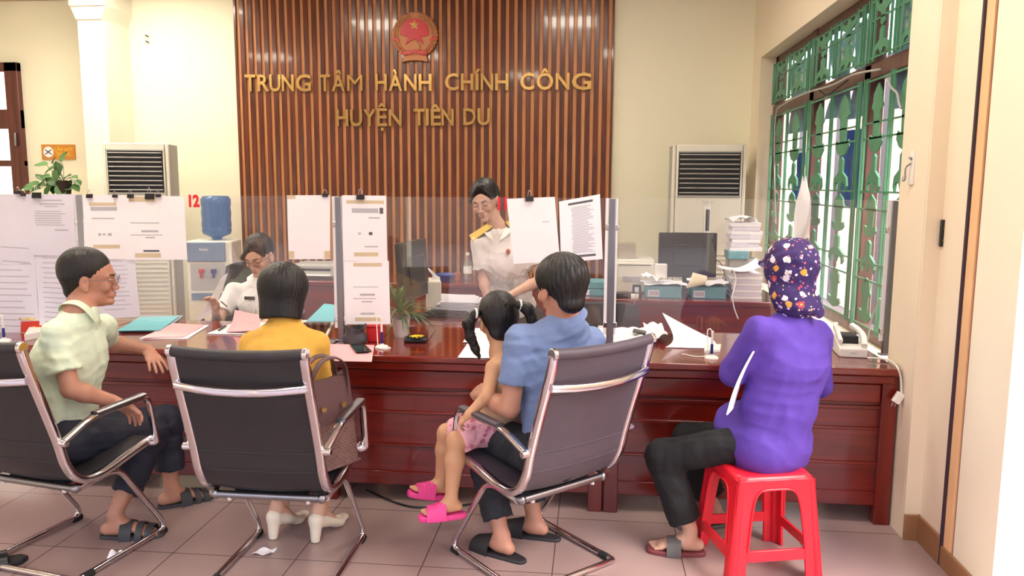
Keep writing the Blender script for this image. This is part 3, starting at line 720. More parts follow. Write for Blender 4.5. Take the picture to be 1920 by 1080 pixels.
# ================================================================ red plastic stool
def stool(cx, cy, rz):
    t = thing('plastic_stool', 'red plastic stool under the woman in purple', 'stool', (cx, cy, 0), rz)
    H = .445; wt, wb = .157, .197; pm = mat('red_stool_plastic', (232, 34, 52), 0.32, var=0.04, sss=0.0)
    m = MB()
    def rr(w, r, n=5):
        o = []
        for (sx, sy, a0) in [(1, 1, 0), (-1, 1, 90), (-1, -1, 180), (1, -1, 270)]:
            for k in range(n + 1):
                a = math.radians(a0 + 90 * k / n); o.append((sx * (w - r) + r * math.cos(a), sy * (w - r) + r * math.sin(a)))
        return o
    vs = []; fs = []
    lev = [(wt + .006, H - .035), (wt + .004, H - .012), (wt - .006, H - .002), (wt - .02, H), (wt - .04, H - .006), (0.0001, H - .008)]
    n = 24
    for (w_, z) in lev: vs += [(x, y, z) for x, y in rr(w_, min(.04, w_ * .6))]
    for i in range(len(lev) - 1):
        for j in range(n): fs.append((i * n + j, i * n + (j + 1) % n, (i + 1) * n + (j + 1) % n, (i + 1) * n + j))
    m.add(vs, fs); m.build('seat', pm, t, smooth=True, angle=50)
    # four side frames: each an arched panel leaning outwards
    def side(mat4):
        def at(x, z):   # x in -1..1 across at height z
            w_ = wb + (wt + .006 - wb) * (z / (H - .02)); return (x * w_, -w_)
        def pt(x, z, d=0): X, Y = at(x, z); return (X, Y + d, z)
        z1 = H - .015; q = MB()
        outer = [(-1, 0), (-1, z1), (1, z1), (1, 0)]
        # arch opening inner half width
        arch = [(-.60, 0.0)]
        ys = [(-.62, 0.13), (-.60, .2), (-.58, .30), (-.52, .36), (-.36, .385), (0, .39), (.36, .385), (.52, .36), (.58, .30), (.60, .2), (.62, .13)]
        # build as strips: left post, right post, top band, lower rail
        def strip(a, b, d=.012):
            k = len(a); vs = [pt(*p) for p in a] + [pt(*p) for p in b] + [pt(*p, d) for p in a] + [pt(*p, d) for p in b]; fs = []
            for i in range(k - 1):
                fs += [(i, i + 1, k + i + 1, k + i), (2 * k + i, 3 * k + i, 3 * k + i + 1, 2 * k + i + 1), (i, 2 * k + i, 2 * k + i + 1, i + 1), (k + i, k + i + 1, 3 * k + i + 1, 3 * k + i)]
            fs += [(0, k, 3 * k, 2 * k), (k - 1, 3 * k - 1, 4 * k - 1, 2 * k - 1)]
            q.add(vs, fs, mat4)
        zz = [0, .05, .09, .13, .2, .30, .36, .385, z1]
        inn = {0: .66, .05: .66, .09: .66, .13: .65, .2: .64, .30: .60, .36: .53, .385: .38, z1: .38}
        for s_ in (-1, 1): strip([(s_ * 1.0, z) for z in zz], [(s_ * inn[z], z) for z in zz])
        strip([(-.40 + .8 * k / 6, .392) for k in range(7)], [(-.40 + .8 * k / 6, z1) for k in range(7)])
        strip([(-.66 + 1.32 * k / 4, .10) for k in range(5)], [(-.65 + 1.3 * k / 4, .145) for k in range(5)])
        # raised lip round the arch
        lip = [pt(x, z, -.003) for x, z in [(-.66, .145), (-.64, .2), (-.60, .30), (-.53, .36), (-.38, .388), (0, .392), (.38, .388), (.53, .36), (.60, .30), (.64, .2), (.66, .145)]]
        q.tube([mat4 @ V(p) for p in bez(lip, 3)], .005, 6)
        return q
    for k in range(4):
        q = side(Matrix.Rotation(k * math.pi / 2, 4, 'Z')); q.build('leg_frame', pm, t, bevel=.002)
    for sx in (-1, 1):
        for sy in (-1, 1):
            q = MB(); q.tube([(sx * (wt - .008), sy * (wt - .008), H - .03), (sx * (wb - .012), sy * (wb - .012), 0)], [.018, .021], 12); q.build('leg', pm, t, smooth=True)
    return t
stool(.712, 3.27, math.radians(14))
# ================================================================ implicit-surface modelling (bodies, clothes, hair)
def npv(p): return np.array([p[0], p[1], p[2]], dtype=np.float32)
def nrm(v): v = np.asarray(v, dtype=np.float64); return v / max(1e-9, np.linalg.norm(v))
class Sdf:
    def __init__(s): s.p = []; s.post = None
    def _a(s, lo, hi, fn, k, op): s.p.append((np.asarray(lo) - k, np.asarray(hi) + k, fn, k, op)); return s
    def cone(s, a, b, ra, rb, k=.02, op='u', cut=None):
        # round cone; cut='a'|'b'|'ab' makes that end flat
        a, b = npv(a), npv(b); d = b - a; L2 = float(d @ d) + 1e-12; L = math.sqrt(L2); R = max(ra, rb)
        def fn(X, Y, Z):
            t = ((X - a[0]) * d[0] + (Y - a[1]) * d[1] + (Z - a[2]) * d[2]) / L2
            tc = np.clip(t, 0, 1)
            q = np.sqrt((X - a[0] - d[0] * tc) ** 2 + (Y - a[1] - d[1] * tc) ** 2 + (Z - a[2] - d[2] * tc) ** 2) - (ra + (rb - ra) * tc)
            if cut and 'b' in cut: q = np.maximum(q, (t - 1) * L)
            if cut and 'a' in cut: q = np.maximum(q, -t * L)
            return q
        return s._a(np.minimum(a, b) - R, np.maximum(a, b) + R, fn, k, op)
    def ecap(s, a, b, side, sa, sb, k=.03, op='u', cut=None):
        # elliptic tapered capsule; side = direction of first half width; sa=(w,d) at a, sb at b
        a, b = npv(a), npv(b); d = b - a; L = float(np.linalg.norm(d)) + 1e-9; ax = d / L
        sd = npv(side); sd = sd - ax * (sd @ ax); sd = sd / np.linalg.norm(sd); fr = np.cross(ax, sd); R = max(*sa, *sb)
        def fn(X, Y, Z):
            x, y, z = X - a[0], Y - a[1], Z - a[2]
            h = x * ax[0] + y * ax[1] + z * ax[2]; t = np.clip(h / L, 0, 1)
            w_ = sa[0] + (sb[0] - sa[0]) * t; e = sa[1] + (sb[1] - sa[1]) * t
            u = (x * sd[0] + y * sd[1] + z * sd[2]); v = (x * fr[0] + y * fr[1] + z * fr[2]); o = h - t * L; m_ = (w_ + e) / 2
            if cut is not None: o = np.where((h > L) if cut == 'b' else (h < 0) if cut == 'a' else (np.abs(h - L / 2) > L / 2), 0, o)
            k0 = np.sqrt((u / w_) ** 2 + (v / e) ** 2 + (o / m_) ** 2); k1 = np.sqrt((u / w_ ** 2) ** 2 + (v / e ** 2) ** 2 + (o / m_ ** 2) ** 2) + 1e-6
            q = k0 * (k0 - 1) / k1
            if cut and 'b' in cut: q = np.maximum(q, h - L)
            if cut and 'a' in cut: q = np.maximum(q, -h)
            return q
        return s._a(np.minimum(a, b) - R, np.maximum(a, b) + R, fn, k, op)
    def ell(s, c, r, R=None, k=.02, op='u'):
        c = npv(c); R = np.eye(3) if R is None else np.array(R); r = np.array(r, dtype=np.float32); m_ = float(max(r))
        def fn(X, Y, Z):
            x, y, z = X - c[0], Y - c[1], Z - c[2]
            q = [x * R[0][i] + y * R[1][i] + z * R[2][i] for i in range(3)]
            k0 = np.sqrt(sum((q[i] / r[i]) ** 2 for i in range(3))); k1 = np.sqrt(sum((q[i] / r[i] ** 2) ** 2 for i in range(3))) + 1e-6
            return k0 * (k0 - 1) / k1
        return s._a(c - m_, c + m_, fn, k, op)
    def plane(s, c, n, k=.005, ball=None):
        # keep only the side against n (cuts away dot(p-c,n)>0), optionally only within a ball about c
        c, n = npv(c), nrm(n)
        def fn(X, Y, Z):
            q = (X - c[0]) * n[0] + (Y - c[1]) * n[1] + (Z - c[2]) * n[2]
            if ball:
                q = np.minimum(q, ball - np.sqrt((X - c[0]) ** 2 + (Y - c[1]) ** 2 + (Z - c[2]) ** 2))
            return -q      # subtracting the half space: max(f, -(-q)) 
        B = np.full(3, ball if ball else 9.0)
        return s._a(c - B, c + B, fn, k, 's')
    def bounds(s):
        lo = np.min([p[0] for p in s.p if p[4] == 'u'], axis=0); hi = np.max([p[1] for p in s.p if p[4] == 'u'], axis=0); return lo, hi
    def field(s, lo, n, h):
        F = np.full(tuple(n), .3, dtype=np.float32)
        ax = [lo[i] + h * np.arange(n[i], dtype=np.float32) for i in range(3)]
        for (pl, ph, fn, k, op) in s.p:
            i0 = [max(0, int((pl[i] - lo[i]) / h) - 2) for i in range(3)]; i1 = [min(n[i], int((ph[i] - lo[i]) / h) + 3) for i in range(3)]
            if any(i1[i] <= i0[i] for i in range(3)): continue
            sl = tuple(slice(i0[i], i1[i]) for i in range(3))
            X, Y, Z = ax[0][sl[0]][:, None, None], ax[1][sl[1]][None, :, None], ax[2][sl[2]][None, None, :]
            d = fn(X, Y, Z).astype(np.float32); f = F[sl]
            if op == 'u':
                hh = np.maximum(k - np.abs(f - d), 0) / k; F[sl] = np.minimum(f, d) - hh * hh * k * .25
            else:
                d = -d; hh = np.maximum(k - np.abs(f - d), 0) / k; F[sl] = np.maximum(f, d) + hh * hh * k * .25
        if s.post:
            F = F + s.post(ax[0][:, None, None], ax[1][None, :, None], ax[2][None, None, :]).astype(np.float32)
        return F
def surface_nets(F, lo, h):
    S = F < 0
    nx, ny, nz = F.shape
    c = [S[dx:nx - 1 + dx, dy:ny - 1 + dy, dz:nz - 1 + dz] for dx in (0, 1) for dy in (0, 1) for dz in (0, 1)]
    cnt = sum(x.astype(np.uint8) for x in c); act = (cnt > 0) & (cnt < 8)
    I = np.argwhere(act)
    if len(I) == 0: return np.zeros((0, 3)), np.zeros((0, 4), int)
    idx = -np.ones(act.shape, dtype=np.int64); idx[tuple(I.T)] = np.arange(len(I))
    vals = {}
    for dx in (0, 1):
        for dy in (0, 1):
            for dz in (0, 1): vals[(dx, dy, dz)] = F[I[:, 0] + dx, I[:, 1] + dy, I[:, 2] + dz]
    acc = np.zeros((len(I), 3)); n = np.zeros(len(I))
    for a in range(3):
        for b in (0, 1):
            for d in (0, 1):
                p = [0, 0, 0]; q = [0, 0, 0]; o = [x for x in range(3) if x != a]
                p[o[0]] = q[o[0]] = b; p[o[1]] = q[o[1]] = d; q[a] = 1
                u, v = vals[tuple(p)], vals[tuple(q)]; mk = (u < 0) != (v < 0)
                t = np.where(mk, u / np.where(mk, (u - v), 1), 0)
                pt = np.tile(np.array(p, float), (len(I), 1)); pt[:, a] = t
                acc[mk] += pt[mk]; n[mk] += 1
    P = (I + acc / n[:, None]) * h + np.asarray(lo)[None, :]
    quads = []
    for a in range(3):
        o = [x for x in range(3) if x != a]
        s0 = [slice(None)] * 3; s1 = [slice(None)] * 3; s0[a] = slice(0, -1); s1[a] = slice(1, None)
        E = S[tuple(s0)] != S[tuple(s1)]
        J = np.argwhere(E); ok = (J[:, o[0]] > 0) & (J[:, o[1]] > 0) & (J[:, o[0]] < F.shape[o[0]] - 1) & (J[:, o[1]] < F.shape[o[1]] - 1); J = J[ok]
        inside = S[tuple(J.T)]
        def g(d0, d1):
            K = J.copy(); K[:, o[0]] += d0; K[:, o[1]] += d1; return idx[tuple(K.T)]
        q = np.stack([g(-1, -1), g(0, -1), g(0, 0), g(-1, 0)], 1)
        flip = inside if a != 1 else ~inside
        q[~flip] = q[~flip][:, ::-1]; quads.append(q)
    return P, np.concatenate(quads)
def sdf_mesh(name, sdf, vox, m, parent=None, fine=(), label=None):
    lo, hi = sdf.bounds(); parts = []
    def ext(lo, hi, h):
        lo = np.asarray(lo, float) - 2 * h; n = np.ceil((np.asarray(hi) - lo) / h).astype(int) + 3
        return surface_nets(sdf.field(lo, n, h), lo, h)
    P, Q = ext(lo, hi, vox)
    for (fl, fh, fv) in fine:
        c = P[Q].mean(1); ins = np.all((c > fl) & (c < fh), axis=1); Q = Q[~ins]
    parts.append((P, Q))
    for (fl, fh, fv) in fine:
        fl, fh = np.asarray(fl, float), np.asarray(fh, float)
        P2, Q2 = ext(fl - vox * .5, fh + vox * .5, fv)
        c = P2[Q2].mean(1)
        for (gl, gh, gv) in fine:
            if gv < fv: Q2 = Q2[~np.all((c > gl) & (c < gh), axis=1)]; c = P2[Q2].mean(1)
        parts.append((P2, Q2))
    off = 0; PP = []; QQ = []
    for P, Q in parts:
        if len(Q) == 0: continue
        u, inv = np.unique(Q, return_inverse=True); PP.append(P[u]); QQ.append(inv.reshape(Q.shape) + off); off += len(u)
    P = np.concatenate(PP); Q = np.concatenate(QQ)
    me = bpy.data.meshes.new(name); me.vertices.add(len(P)); me.vertices.foreach_set('co', P.astype(np.float32).ravel())
    me.loops.add(len(Q) * 4); me.loops.foreach_set('vertex_index', Q.astype(np.int32).ravel())
    me.polygons.add(len(Q)); me.polygons.foreach_set('loop_start', np.arange(0, len(Q) * 4, 4, dtype=np.int32)); me.polygons.foreach_set('loop_total', np.full(len(Q), 4, dtype=np.int32))
    me.update(calc_edges=True); me.polygons.foreach_set('use_smooth', [True] * len(Q)); me.materials.append(m)
    o = bpy.data.objects.new(name, me); COL.objects.link(o)
    if parent: o.parent = parent; o.matrix_parent_inverse = Matrix.Translation(-parent.location)
    sm = o.modifiers.new('soften', 'SMOOTH'); sm.factor = .5; sm.iterations = 2 if name == 'person_body' else 4
    return o
def folds(amp=.004, wl=.09, dirn=(0, 0, 1), seed=0):
    r = random.Random(seed); K = []
    for i in range(4):
        v = nrm([r.gauss(0, 1), r.gauss(0, 1), r.gauss(0, 1)]); v = nrm(v + np.array(dirn) * 1.2) * 2 * math.pi / (wl * r.uniform(.6, 1.5))
        w_ = nrm([r.gauss(0, 1), r.gauss(0, 1), r.gauss(0, 1)]) * 2 * math.pi / (wl * 2.2); K.append((v, w_, r.uniform(0, 6)))
    def fn(X, Y, Z):
        t = 0
        for v, w_, ph in K:
            q = np.sin(v[0] * X + v[1] * Y + v[2] * Z + ph + 1.6 * np.sin(w_[0] * X + w_[1] * Y + w_[2] * Z + ph)); t = t + .55 * np.exp(-(q * 1.7) ** 2) + .25 * q - .25
        return -amp * t
    return fn

# ---------------------------------------------------------------- anatomy
M['skin'] = mat('skin', (208, 164, 142), 0.5, var=0.05, scale=14, sss=0.12)
M['skin_tan'] = mat('skin_tanned', (190, 138, 116), 0.5, var=0.07, scale=14, sss=0.12)
M['hair'] = mat('black_hair', (17, 14, 16), 0.46, var=0.3, scale=30, bump=0.5, bscale=70, stretch=(1, 1, .12))
M['lip'] = mat('lips', (176, 96, 92), 0.45, var=0)
M['eyewhite'] = mat('eye_white', (232, 226, 222), 0.3, var=0)
def frame(fwd, up=(0, 0, 1)):
    f = nrm(fwd); u = np.asarray(up, float); u = nrm(u - f * (u @ f)); r = np.cross(f, u); return r, f, u      # right, forward, up
class Head:
    def __init__(s, c, fwd, up=(0, 0, 1), k=1.0): s.c = np.array([c[0], c[1], c[2]], float); s.r, s.f, s.u = frame(fwd, up); s.k = k; s.R = np.array([s.r, s.f, s.u]).T
    def P(s, x, y, z): return s.c + (s.r * x + s.f * y + s.u * z) * s.k
    def sdf(s, S, female=False, ears=True):
        k = s.k; jaw = .9 if female else 1.0
        S.ell(s.P(0, -.018, .040), np.array((.076, .094, .083)) * k, s.R, .02)
        S.ecap(s.P(0, .030, .02), s.P(0, .048, -.083), s.r, (.062 * k, .060 * k), (.030 * jaw * k, .028 * k), .03)
        S.ecap(s.P(0, .000, -.02), s.P(0, .018, -.060), s.r, (.060 * k, .06 * k), (.046 * jaw * k, .04 * k), .03)
        for q in (-1, 1):
            S.ell(s.P(q * .036, .066, -.026), np.array((.022, .018, .02)) * k, s.R, .02)
            S.cone(s.P(q * .012, .084, .022), s.P(q * .044, .072, .018), .009 * k, .007 * k, .016)
            S.ell(s.P(q * .031, .094, .003), np.array((.017, .013, .012)) * k, s.R, .012, 's')
            S.ell(s.P(q * .031, .076, .002), np.array((.0145, .011, .0105)) * k, s.R, .004)
            S.ell(s.P(q * .012, .096, -.036), np.array((.009, .010, .008)) * k, s.R, .006)
            S.ell(s.P(q * .011, .098, -.0435), np.array((.004, .005, .003)) * k, s.R, .003, 's')
            if ears:
                S.ell(s.P(q * .078, -.008, -.008), np.array((.009, .019, .031)) * k, s.R, .008)
                S.ell(s.P(q * .088, -.003, -.005), np.array((.007, .009, .017)) * k, s.R, .004, 's')
                S.ell(s.P(q * .078, .001, -.034), np.array((.007, .010, .011)) * k, s.R, .006)
        S.cone(s.P(0, .086, .012), s.P(0, .104, -.032), .007 * k, .0095 * k, .012)
        S.ell(s.P(0, .078, -.060), np.array((.026, .017, .018)) * k, s.R, .012)
        S.ecap(s.P(-.017, .092, -.0575), s.P(.017, .092, -.0575), s.u, (.0045 * k, .006 * k), (.0045 * k, .006 * k), .006)
        S.ecap(s.P(-.014, .091, -.0675), s.P(.014, .091, -.0675), s.u, (.005 * k, .006 * k), (.005 * k, .006 * k), .006)
        S.cone(s.P(-.022, .100, -.0625), s.P(.022, .100, -.0625), .0018 * k, .0018 * k, .004, 's')
        S.ell(s.P(0, .078, -.092), np.array((.020, .016, .015)) * k, s.R, .014)
    def T(s):
        return Matrix(((s.r[0], s.f[0], s.u[0], s.c[0]), (s.r[1], s.f[1], s.u[1], s.c[1]), (s.r[2], s.f[2], s.u[2], s.c[2]), (0, 0, 0, 1))) @ Matrix.Scale(s.k, 4)
    def details(s, root, closed=False, glasses=None):
        T = s.T()
        for q in (-1, 1):
            m = MB(); m.ell((q * .031, .0785, .002), (.0125, .0095, .0045 if not closed else .001), 14, T)
            m.cur = 1; m.ell((q * .031, .0855, .0015), (.0052, .0036, .0044 if not closed else .0008), 12, T)
            m.tube([(q * (.031 + x), .0872 - 2.0 * abs(x) ** 1.35, (.0052 - 22 * x * x) if not closed else -.0035 + 10 * x * x) for x in (-.013, -.009, -.004, 0, .004, .009, .013)], .0013, 6, T=T)
            keep(m.build('eye', [M['eyewhite'], M['black']], None, smooth=True), root)
            m = MB(); m.tube([(q * (.015 + .033 * t), .0965 - .020 * t ** 2 - .002, .0205 + .005 * math.sin(t * 2.6)) for t in (0, .25, .5, .75, 1)], [.0028, .0032, .003, .0024, .0012], 6, T=T)
            keep(m.build('eyebrow', M['hair'], None, smooth=True), root)
        m = MB()
        m.tube([(x, .0985 - 8 * x * x, -.0580 + (.0008 if abs(x) < .003 else .002) - 4.0 * x * x) for x in (-.021, -.012, -.005, 0, .005, .012, .021)], [.0006, .0018, .0022, .0021, .0022, .0018, .0006], 6, T=T)
        m.tube([(x, .0970 - 8 * x * x, -.0672 + 5 * x * x) for x in (-.019, -.010, 0, .010, .019)], [.0006, .0024, .0028, .0024, .0006], 6, T=T)
        keep(m.build('lips', M['lip'], None, smooth=True), root)
        if glasses:
            m = MB()
            for q in (-1, 1):
                m.tube([(q * .033 + .0225 * math.copysign(abs(math.cos(a)) ** .7, math.cos(a)), .107, -.001 + .0165 * math.copysign(abs(math.sin(a)) ** .7, math.sin(a))) for a in [2 * math.pi * i / 24 for i in range(24)]], .0013, 6, closed=True, T=T)
                m.tube([(q * .055, .105, .006), (q * .073, .085, .008), (q * .082, .0, .006), (q * .082, -.012, -.006)], .0014, 6, T=T)
            m.tube([(-.011, .107, .003), (0, .109, .006), (.011, .107, .003)], .0013, 6, T=T)
            g = keep(m.build('eyeglasses', glasses, None, smooth=True), root)
def keep(o, parent):
    o.parent = parent; o.matrix_parent_inverse = Matrix.Translation(-parent.location); return o
def hand(S, wr, d, n, thumb=1, curl=(.3, .4, .3), spread=.09, k=1.0, tcurl=.3, curls=None, tang=.7):
    # wrist point, direction along the hand, palmar normal; thumb = +1/-1 side
    d = nrm(d); n = nrm(np.asarray(n) - d * (np.asarray(n) @ d)); s_ = np.cross(d, n) * thumb     # s_ points to the thumb side
    W = np.array([wr[0], wr[1], wr[2]], float)
    S.ecap(W - d * .01, W + d * .022 * k, s_, (.026 * k, .019 * k), (.031 * k, .0165 * k), .012)
    S.ecap(W + d * .02 * k, W + d * .078 * k, s_, (.031 * k, .0155 * k), (.037 * k, .0125 * k), .012)
    L = [.072, .080, .076, .060]; ph = [.46, .30, .24]; tips = []
    for i in range(4):
        o = (.029 - .0192 * i) * k; a = spread * (1.4 - i * .95)
        p = W + d * (.083 - .003 * abs(i - 1)) * k + s_ * o; dd = nrm(d + s_ * a); bend = 0; r = [.0092, .0083, .0076, .0064]
        cu = curls[i] if curls else curl
        S.cone(p - d * .02 * k, p, .0105 * k, .0096 * k, .006)
        for j in range(3):
            bend += cu[j]; v = nrm(dd * math.cos(bend) + n * math.sin(bend)); q = p + v * L[i] * ph[j] * k * (1.0)
            S.cone(p, q, r[j] * k * (1 if i < 3 else .88), r[j + 1] * k * (1 if i < 3 else .88), .0035); p = q
        tips.append(p)
    p = W + d * .024 * k + s_ * .024 * k + n * .006 * k
    v = nrm(d * .72 + s_ * tang + n * .30); q = p + v * .040 * k; S.cone(p - v * .008, q, .0145 * k, .011 * k, .012)
    v = nrm(v + n * tcurl * .6 + d * .3 - s_ * .1); p2 = q + v * .032 * k; S.cone(q, p2, .0105 * k, .0095 * k, .004)
    v = nrm(v + n * tcurl * .6 + d * .2); S.cone(p2, p2 + v * .024 * k, .0095 * k, .0075 * k, .004)
    lo = W - .02; hi = W + .02; allp = np.array(tips + [W, W + d * .09 * k, p2 + v * .03 * k]); return allp.min(0) - .028, allp.max(0) + .028
def arm(S, sh, el, wr, k=1.0, up=(0, 0, 1)):
    S.cone(sh, el, .047 * k, .036 * k, .02)
    e, w_ = np.array([*el]), np.array([*wr]); mid = e + (w_ - e) * .3
    S.cone(e, mid, .036 * k, .0385 * k, .015); S.cone(mid, w_, .0385 * k, .025 * k, .015)
def leg(S, hip, kn, an, k=1.0):
    S.cone(hip, kn, .082 * k, .054 * k, .03); K, a = np.array([*kn]), np.array([*an]); b = K + (a - K) * .32
    S.cone(K, b, .052 * k, .054 * k, .02); S.cone(b, a, .054 * k, .034 * k, .02)
def foot(S, an, d, k=1.0, pitch=0.0):
    # ankle centre, toe direction (unit, any pitch); sole plane is below
    d = nrm(d); side = nrm(np.cross(d, (0, 0, 1))); dn = nrm(np.cross(d, side)); dn = dn if dn[2] < 0 else -dn
    A_ = np.array([*an], float); heel = A_ + dn * .048 * k - d * .038 * k; ball = A_ + dn * .066 * k + d * .125 * k
    S.cone(A_, A_ + dn * .03 * k, .034 * k, .033 * k, .02)
    S.cone(heel, A_ + dn * .045 * k + d * .02 * k, .029 * k, .033 * k, .02)
    S.ecap(A_ + dn * .030 * k + d * .02 * k, ball - dn * .006, side, (.031 * k, .032 * k), (.042 * k, .017 * k), .025)
    tips = []
    for i in range(5):
        o = (.030 - .0152 * i) * k; r = (.0125 if i == 0 else .0085) * k; L = [.055, .054, .049, .042, .034][i] * k
        for q in (1,): S.cone(ball + side * o, ball + side * o + d * L + dn * .006 * k, r, r * .9, .006)
    return heel, ball, side, dn
print('sdf ready')
# ================================================================ notices clipped to the glass
YP = YG - 0.010
def notice(label, q, lines=(), m0=None, Y=YP, group='paper notices on the glass screens', curl=.006, extra=()):
    # q: four photo corners TL, TR, BR, BL on the screen plane; lines: (u0,u1,v,thick,matindex)
    c = [A(x, y, Y) for x, y in q]
    def P(u, v, d=0.0):
        p = (c[0] * (1 - u) + c[1] * u) * (1 - v) + (c[3] * (1 - u) + c[2] * u) * v
        return p + V((0, -curl * math.sin(v * 2.6 + u) * v - d, 0))
    m = MB(); m.sheet(lambda u, v: P(u, v), 6, 10, .0012)
    for (u0, u1, v, th, mi) in lines:
        m.cur = mi; k = 4
        for i in range(k):
            a, b = u0 + (u1 - u0) * i / k, u0 + (u1 - u0) * (i + 1) / k; v0, v1 = v - th / 2, v + th / 2
            m.add([P(a, v0, .0012), P(b, v0, .0012), P(b, v1, .0012), P(a, v1, .0012)], [(0, 1, 2, 3)])
    o = m.build('notice_sheet', [m0 or M['paper'], M['print'], M['printdark'], M['tan'], M['yellow']], None)
    return tag(o, label, 'paper', group)
def para(v0, v1, n, u0=.15, u1=.85, th=.010, mi=1, seed=1):
    r = random.Random(seed); return [(u0 + r.random() * .04, u1 - r.random() * .18, v0 + (v1 - v0) * i / max(1, n - 1), th, mi) for i in range(n)]
notice('long pale notice at the frame edge, lower sheet behind the red name sign', [(-60, 452), (64, 452), (76, 640), (-60, 636)], para(.1, .85, 13, .3, .95, .010, 1, 3), M['paper2'], Y=YP + .003)
notice('pale blank-looking notice at the frame edge, upper sheet', [(-60, 364), (54, 364), (66, 500), (-60, 490)], para(.75, .95, 2, .5, .95, .012, 1, 4), M['paper2'])
notice('tall notice with dense small print behind the balding man, lower sheet', [(64, 450), (150, 450), (160, 655), (78, 645)], para(.12, .82, 16, .12, .95, .009, 1, 5), M['paper2'], Y=YP + .003)
notice('notice with centred heading lines hanging under a double clip, above the balding man', [(53, 364), (137, 364), (144, 480), (62, 478)], [(.3, .75, .10, .02, 1), (.25, .8, .16, .02, 1), (.35, .65, .2, .015, 1)] + para(.28, .5, 7, .1, .85, .014, 1, 6) + [(.55, .85, .58, .02, 1)], M['paper2'])
notice('sheet with a tan tape strip and three small stamps, left of the seated clerk', [(155, 366), (233, 366), (238, 486), (160, 486)], [(.15, .8, .14, .05, 3), (.18, .82, .21, .06, 1), (.2, .75, .36, .018, 1), (.35, .42, .61, .04, 1), (.46, .52, .61, .03, 1), (.58, .67, .61, .04, 1), (.22, .85, .80, .06, 3)])
notice('wide white sheet with tan tape, nearest the red number 12', [(232, 367), (345, 368), (351, 487), (236, 487)], [(.08, .55, .05, .08, 3), (.1, .58, .42, .015, 1), (.28, .56, .55, .03, 1), (.1, .62, .61, .012, 1), (.34, .5, .65, .02, 1), (.3, .56, .86, .03, 2), (.16, .58, .93, .07, 3)])
notice('printed sheet hanging lower, close beside the face of the balding man', [(180, 484), (253, 484), (263, 594), (186, 598)], para(.05, .85, 12, .15, .85, .012, 1, 8), M['paper2'], Y=YP + .004)
notice('bright blank sheet with tan corners, between the clerks left of the steel post', [(538, 366), (619, 366), (619, 486), (542, 486)], [(0, .2, .03, .06, 3), (0, .14, .93, .12, 3), (.86, 1, .93, .12, 3)])
notice('upper of two stacked sheets right of the steel post, tape at head and foot', [(641, 366), (724, 367), (726, 489), (644, 489)], [(.1, .95, .10, .05, 3), (.22, .82, .23, .07, 1), (.85, .93, .23, .09, 2), (.6, .85, .34, .02, 1), (.36, .42, .58, .035, 1), (.6, .68, .58, .045, 2), (.5, .8, .78, .02, 1), (.25, .8, .90, .06, 3)])
notice('lower of two stacked sheets right of the steel post, above the red box', [(644, 489), (729, 489), (732, 608), (648, 608)], [(.22, .85, .06, .055, 3), (.2, .75, .41, .012, 1), (.35, .68, .53, .035, 1), (.2, .7, .59, .014, 1), (.38, .62, .64, .02, 1), (.35, .66, .83, .03, 1), (.22, .78, .92, .06, 3)])
notice('plain white sheet tilted slightly, hanging under a clip before the standing clerk', [(950, 373), (1040, 369), (1050, 488), (963, 495)], [(.7, .85, .38, .012, 1)])
notice('dense text page with dark bars at head and foot, above the man in blue', [(1048, 378), (1125, 364), (1130, 486), (1052, 492)], [(.22, .82, .075, .035, 2)] + para(.14, .86, 30, .28, .84, .011, 1, 9) + [(.30, .84, .92, .035, 2)], M['paper'])
def clip(label, px, py, s=1.0):
    p = A(px, py, YP - .003); t = thing('binder_clip', label, 'binder clip', tuple(p), 0, 'black binder clips on the glass screens')
    w_ = .016 * s; m = MB(); m.prism([(-.009 * s, -.012), (.012 * s, -.006), (.012 * s, .006), (-.009 * s, .012)], -w_, w_, 'x', Matrix.Rotation(math.radians(90), 4, 'X')); m.build('clip_body', M['black'], t, bevel=.002)
    m = MB()
    for sg in (-1, 1): m.tube([(sg * .010, 0, .010), (sg * .006, -.004, .028 * s), (0, -.005, .034 * s), (-sg * .000, -.004, .03 * s)], .0012, 6)
    m.build('wire_handle', M['chrome'], t)
for lab, px, py, s in [('binder clip nearest the frame edge, below the plant leaves', 34, 361, .9), ('binder clip below the plant, second from the frame edge', 44, 365, .8), ('large binder clip over the heading-line notice above the balding man', 69, 367, 1.5), ('binder clip at the near corner of the sheet with three stamps', 168, 368, 1.0), ('binder clip at the far corner of the sheet with three stamps', 216, 368, .8), ('small binder clip at the near corner of the wide white sheet', 245, 368, 1.0), ('large binder clip on the wide white sheet beside number 12', 281, 369, 1.5), ('small binder clip on the wide white sheet, nearest number 12', 297, 367, .8), ('binder clip on the blank sheet by the steel post', 610, 366, .9), ('binder clip on the upper of the two stacked sheets', 676, 370, 1.3), ('binder clip holding the tilted white sheet before the standing clerk', 993, 373, 1.3)]:
    clip(lab, px, py, s)

# ================================================================ flat things on the counter
def flat(name, label, cat, q, z0, th, m, group=None, parent=None, wob=0.0):
    c = [AZ(x, y, z0) for x, y in q]; mb = MB()
    def P(u, v):
        p = (c[0] * (1 - u) + c[1] * u) * (1 - v) + (c[3] * (1 - u) + c[2] * u) * v
        return V((p.x, p.y, z0 + th / 2 + wob * abs(math.sin(u * 3.1)) * math.sin(v * 3.1)))
    mb.sheet(P, 6 if wob else 2, 6 if wob else 2, th); o = mb.build(name, m, parent, bevel=min(.002, th * .3))
    if label: tag(o, label, cat, group)
    return o
flat('folder', 'pale blue folder lying on a closed grey folder by the arm of the balding man', 'folder', [(262, 596), (336, 594), (300, 620), (219, 621)], CT + .012, .004, M['teal'])
flat('folder', 'grey folder under the pale blue folder by the arm of the balding man', 'folder', [(266, 594), (345, 594), (308, 622), (222, 622)], CT, .010, mat('grey_folder', (140, 150, 160), .6))
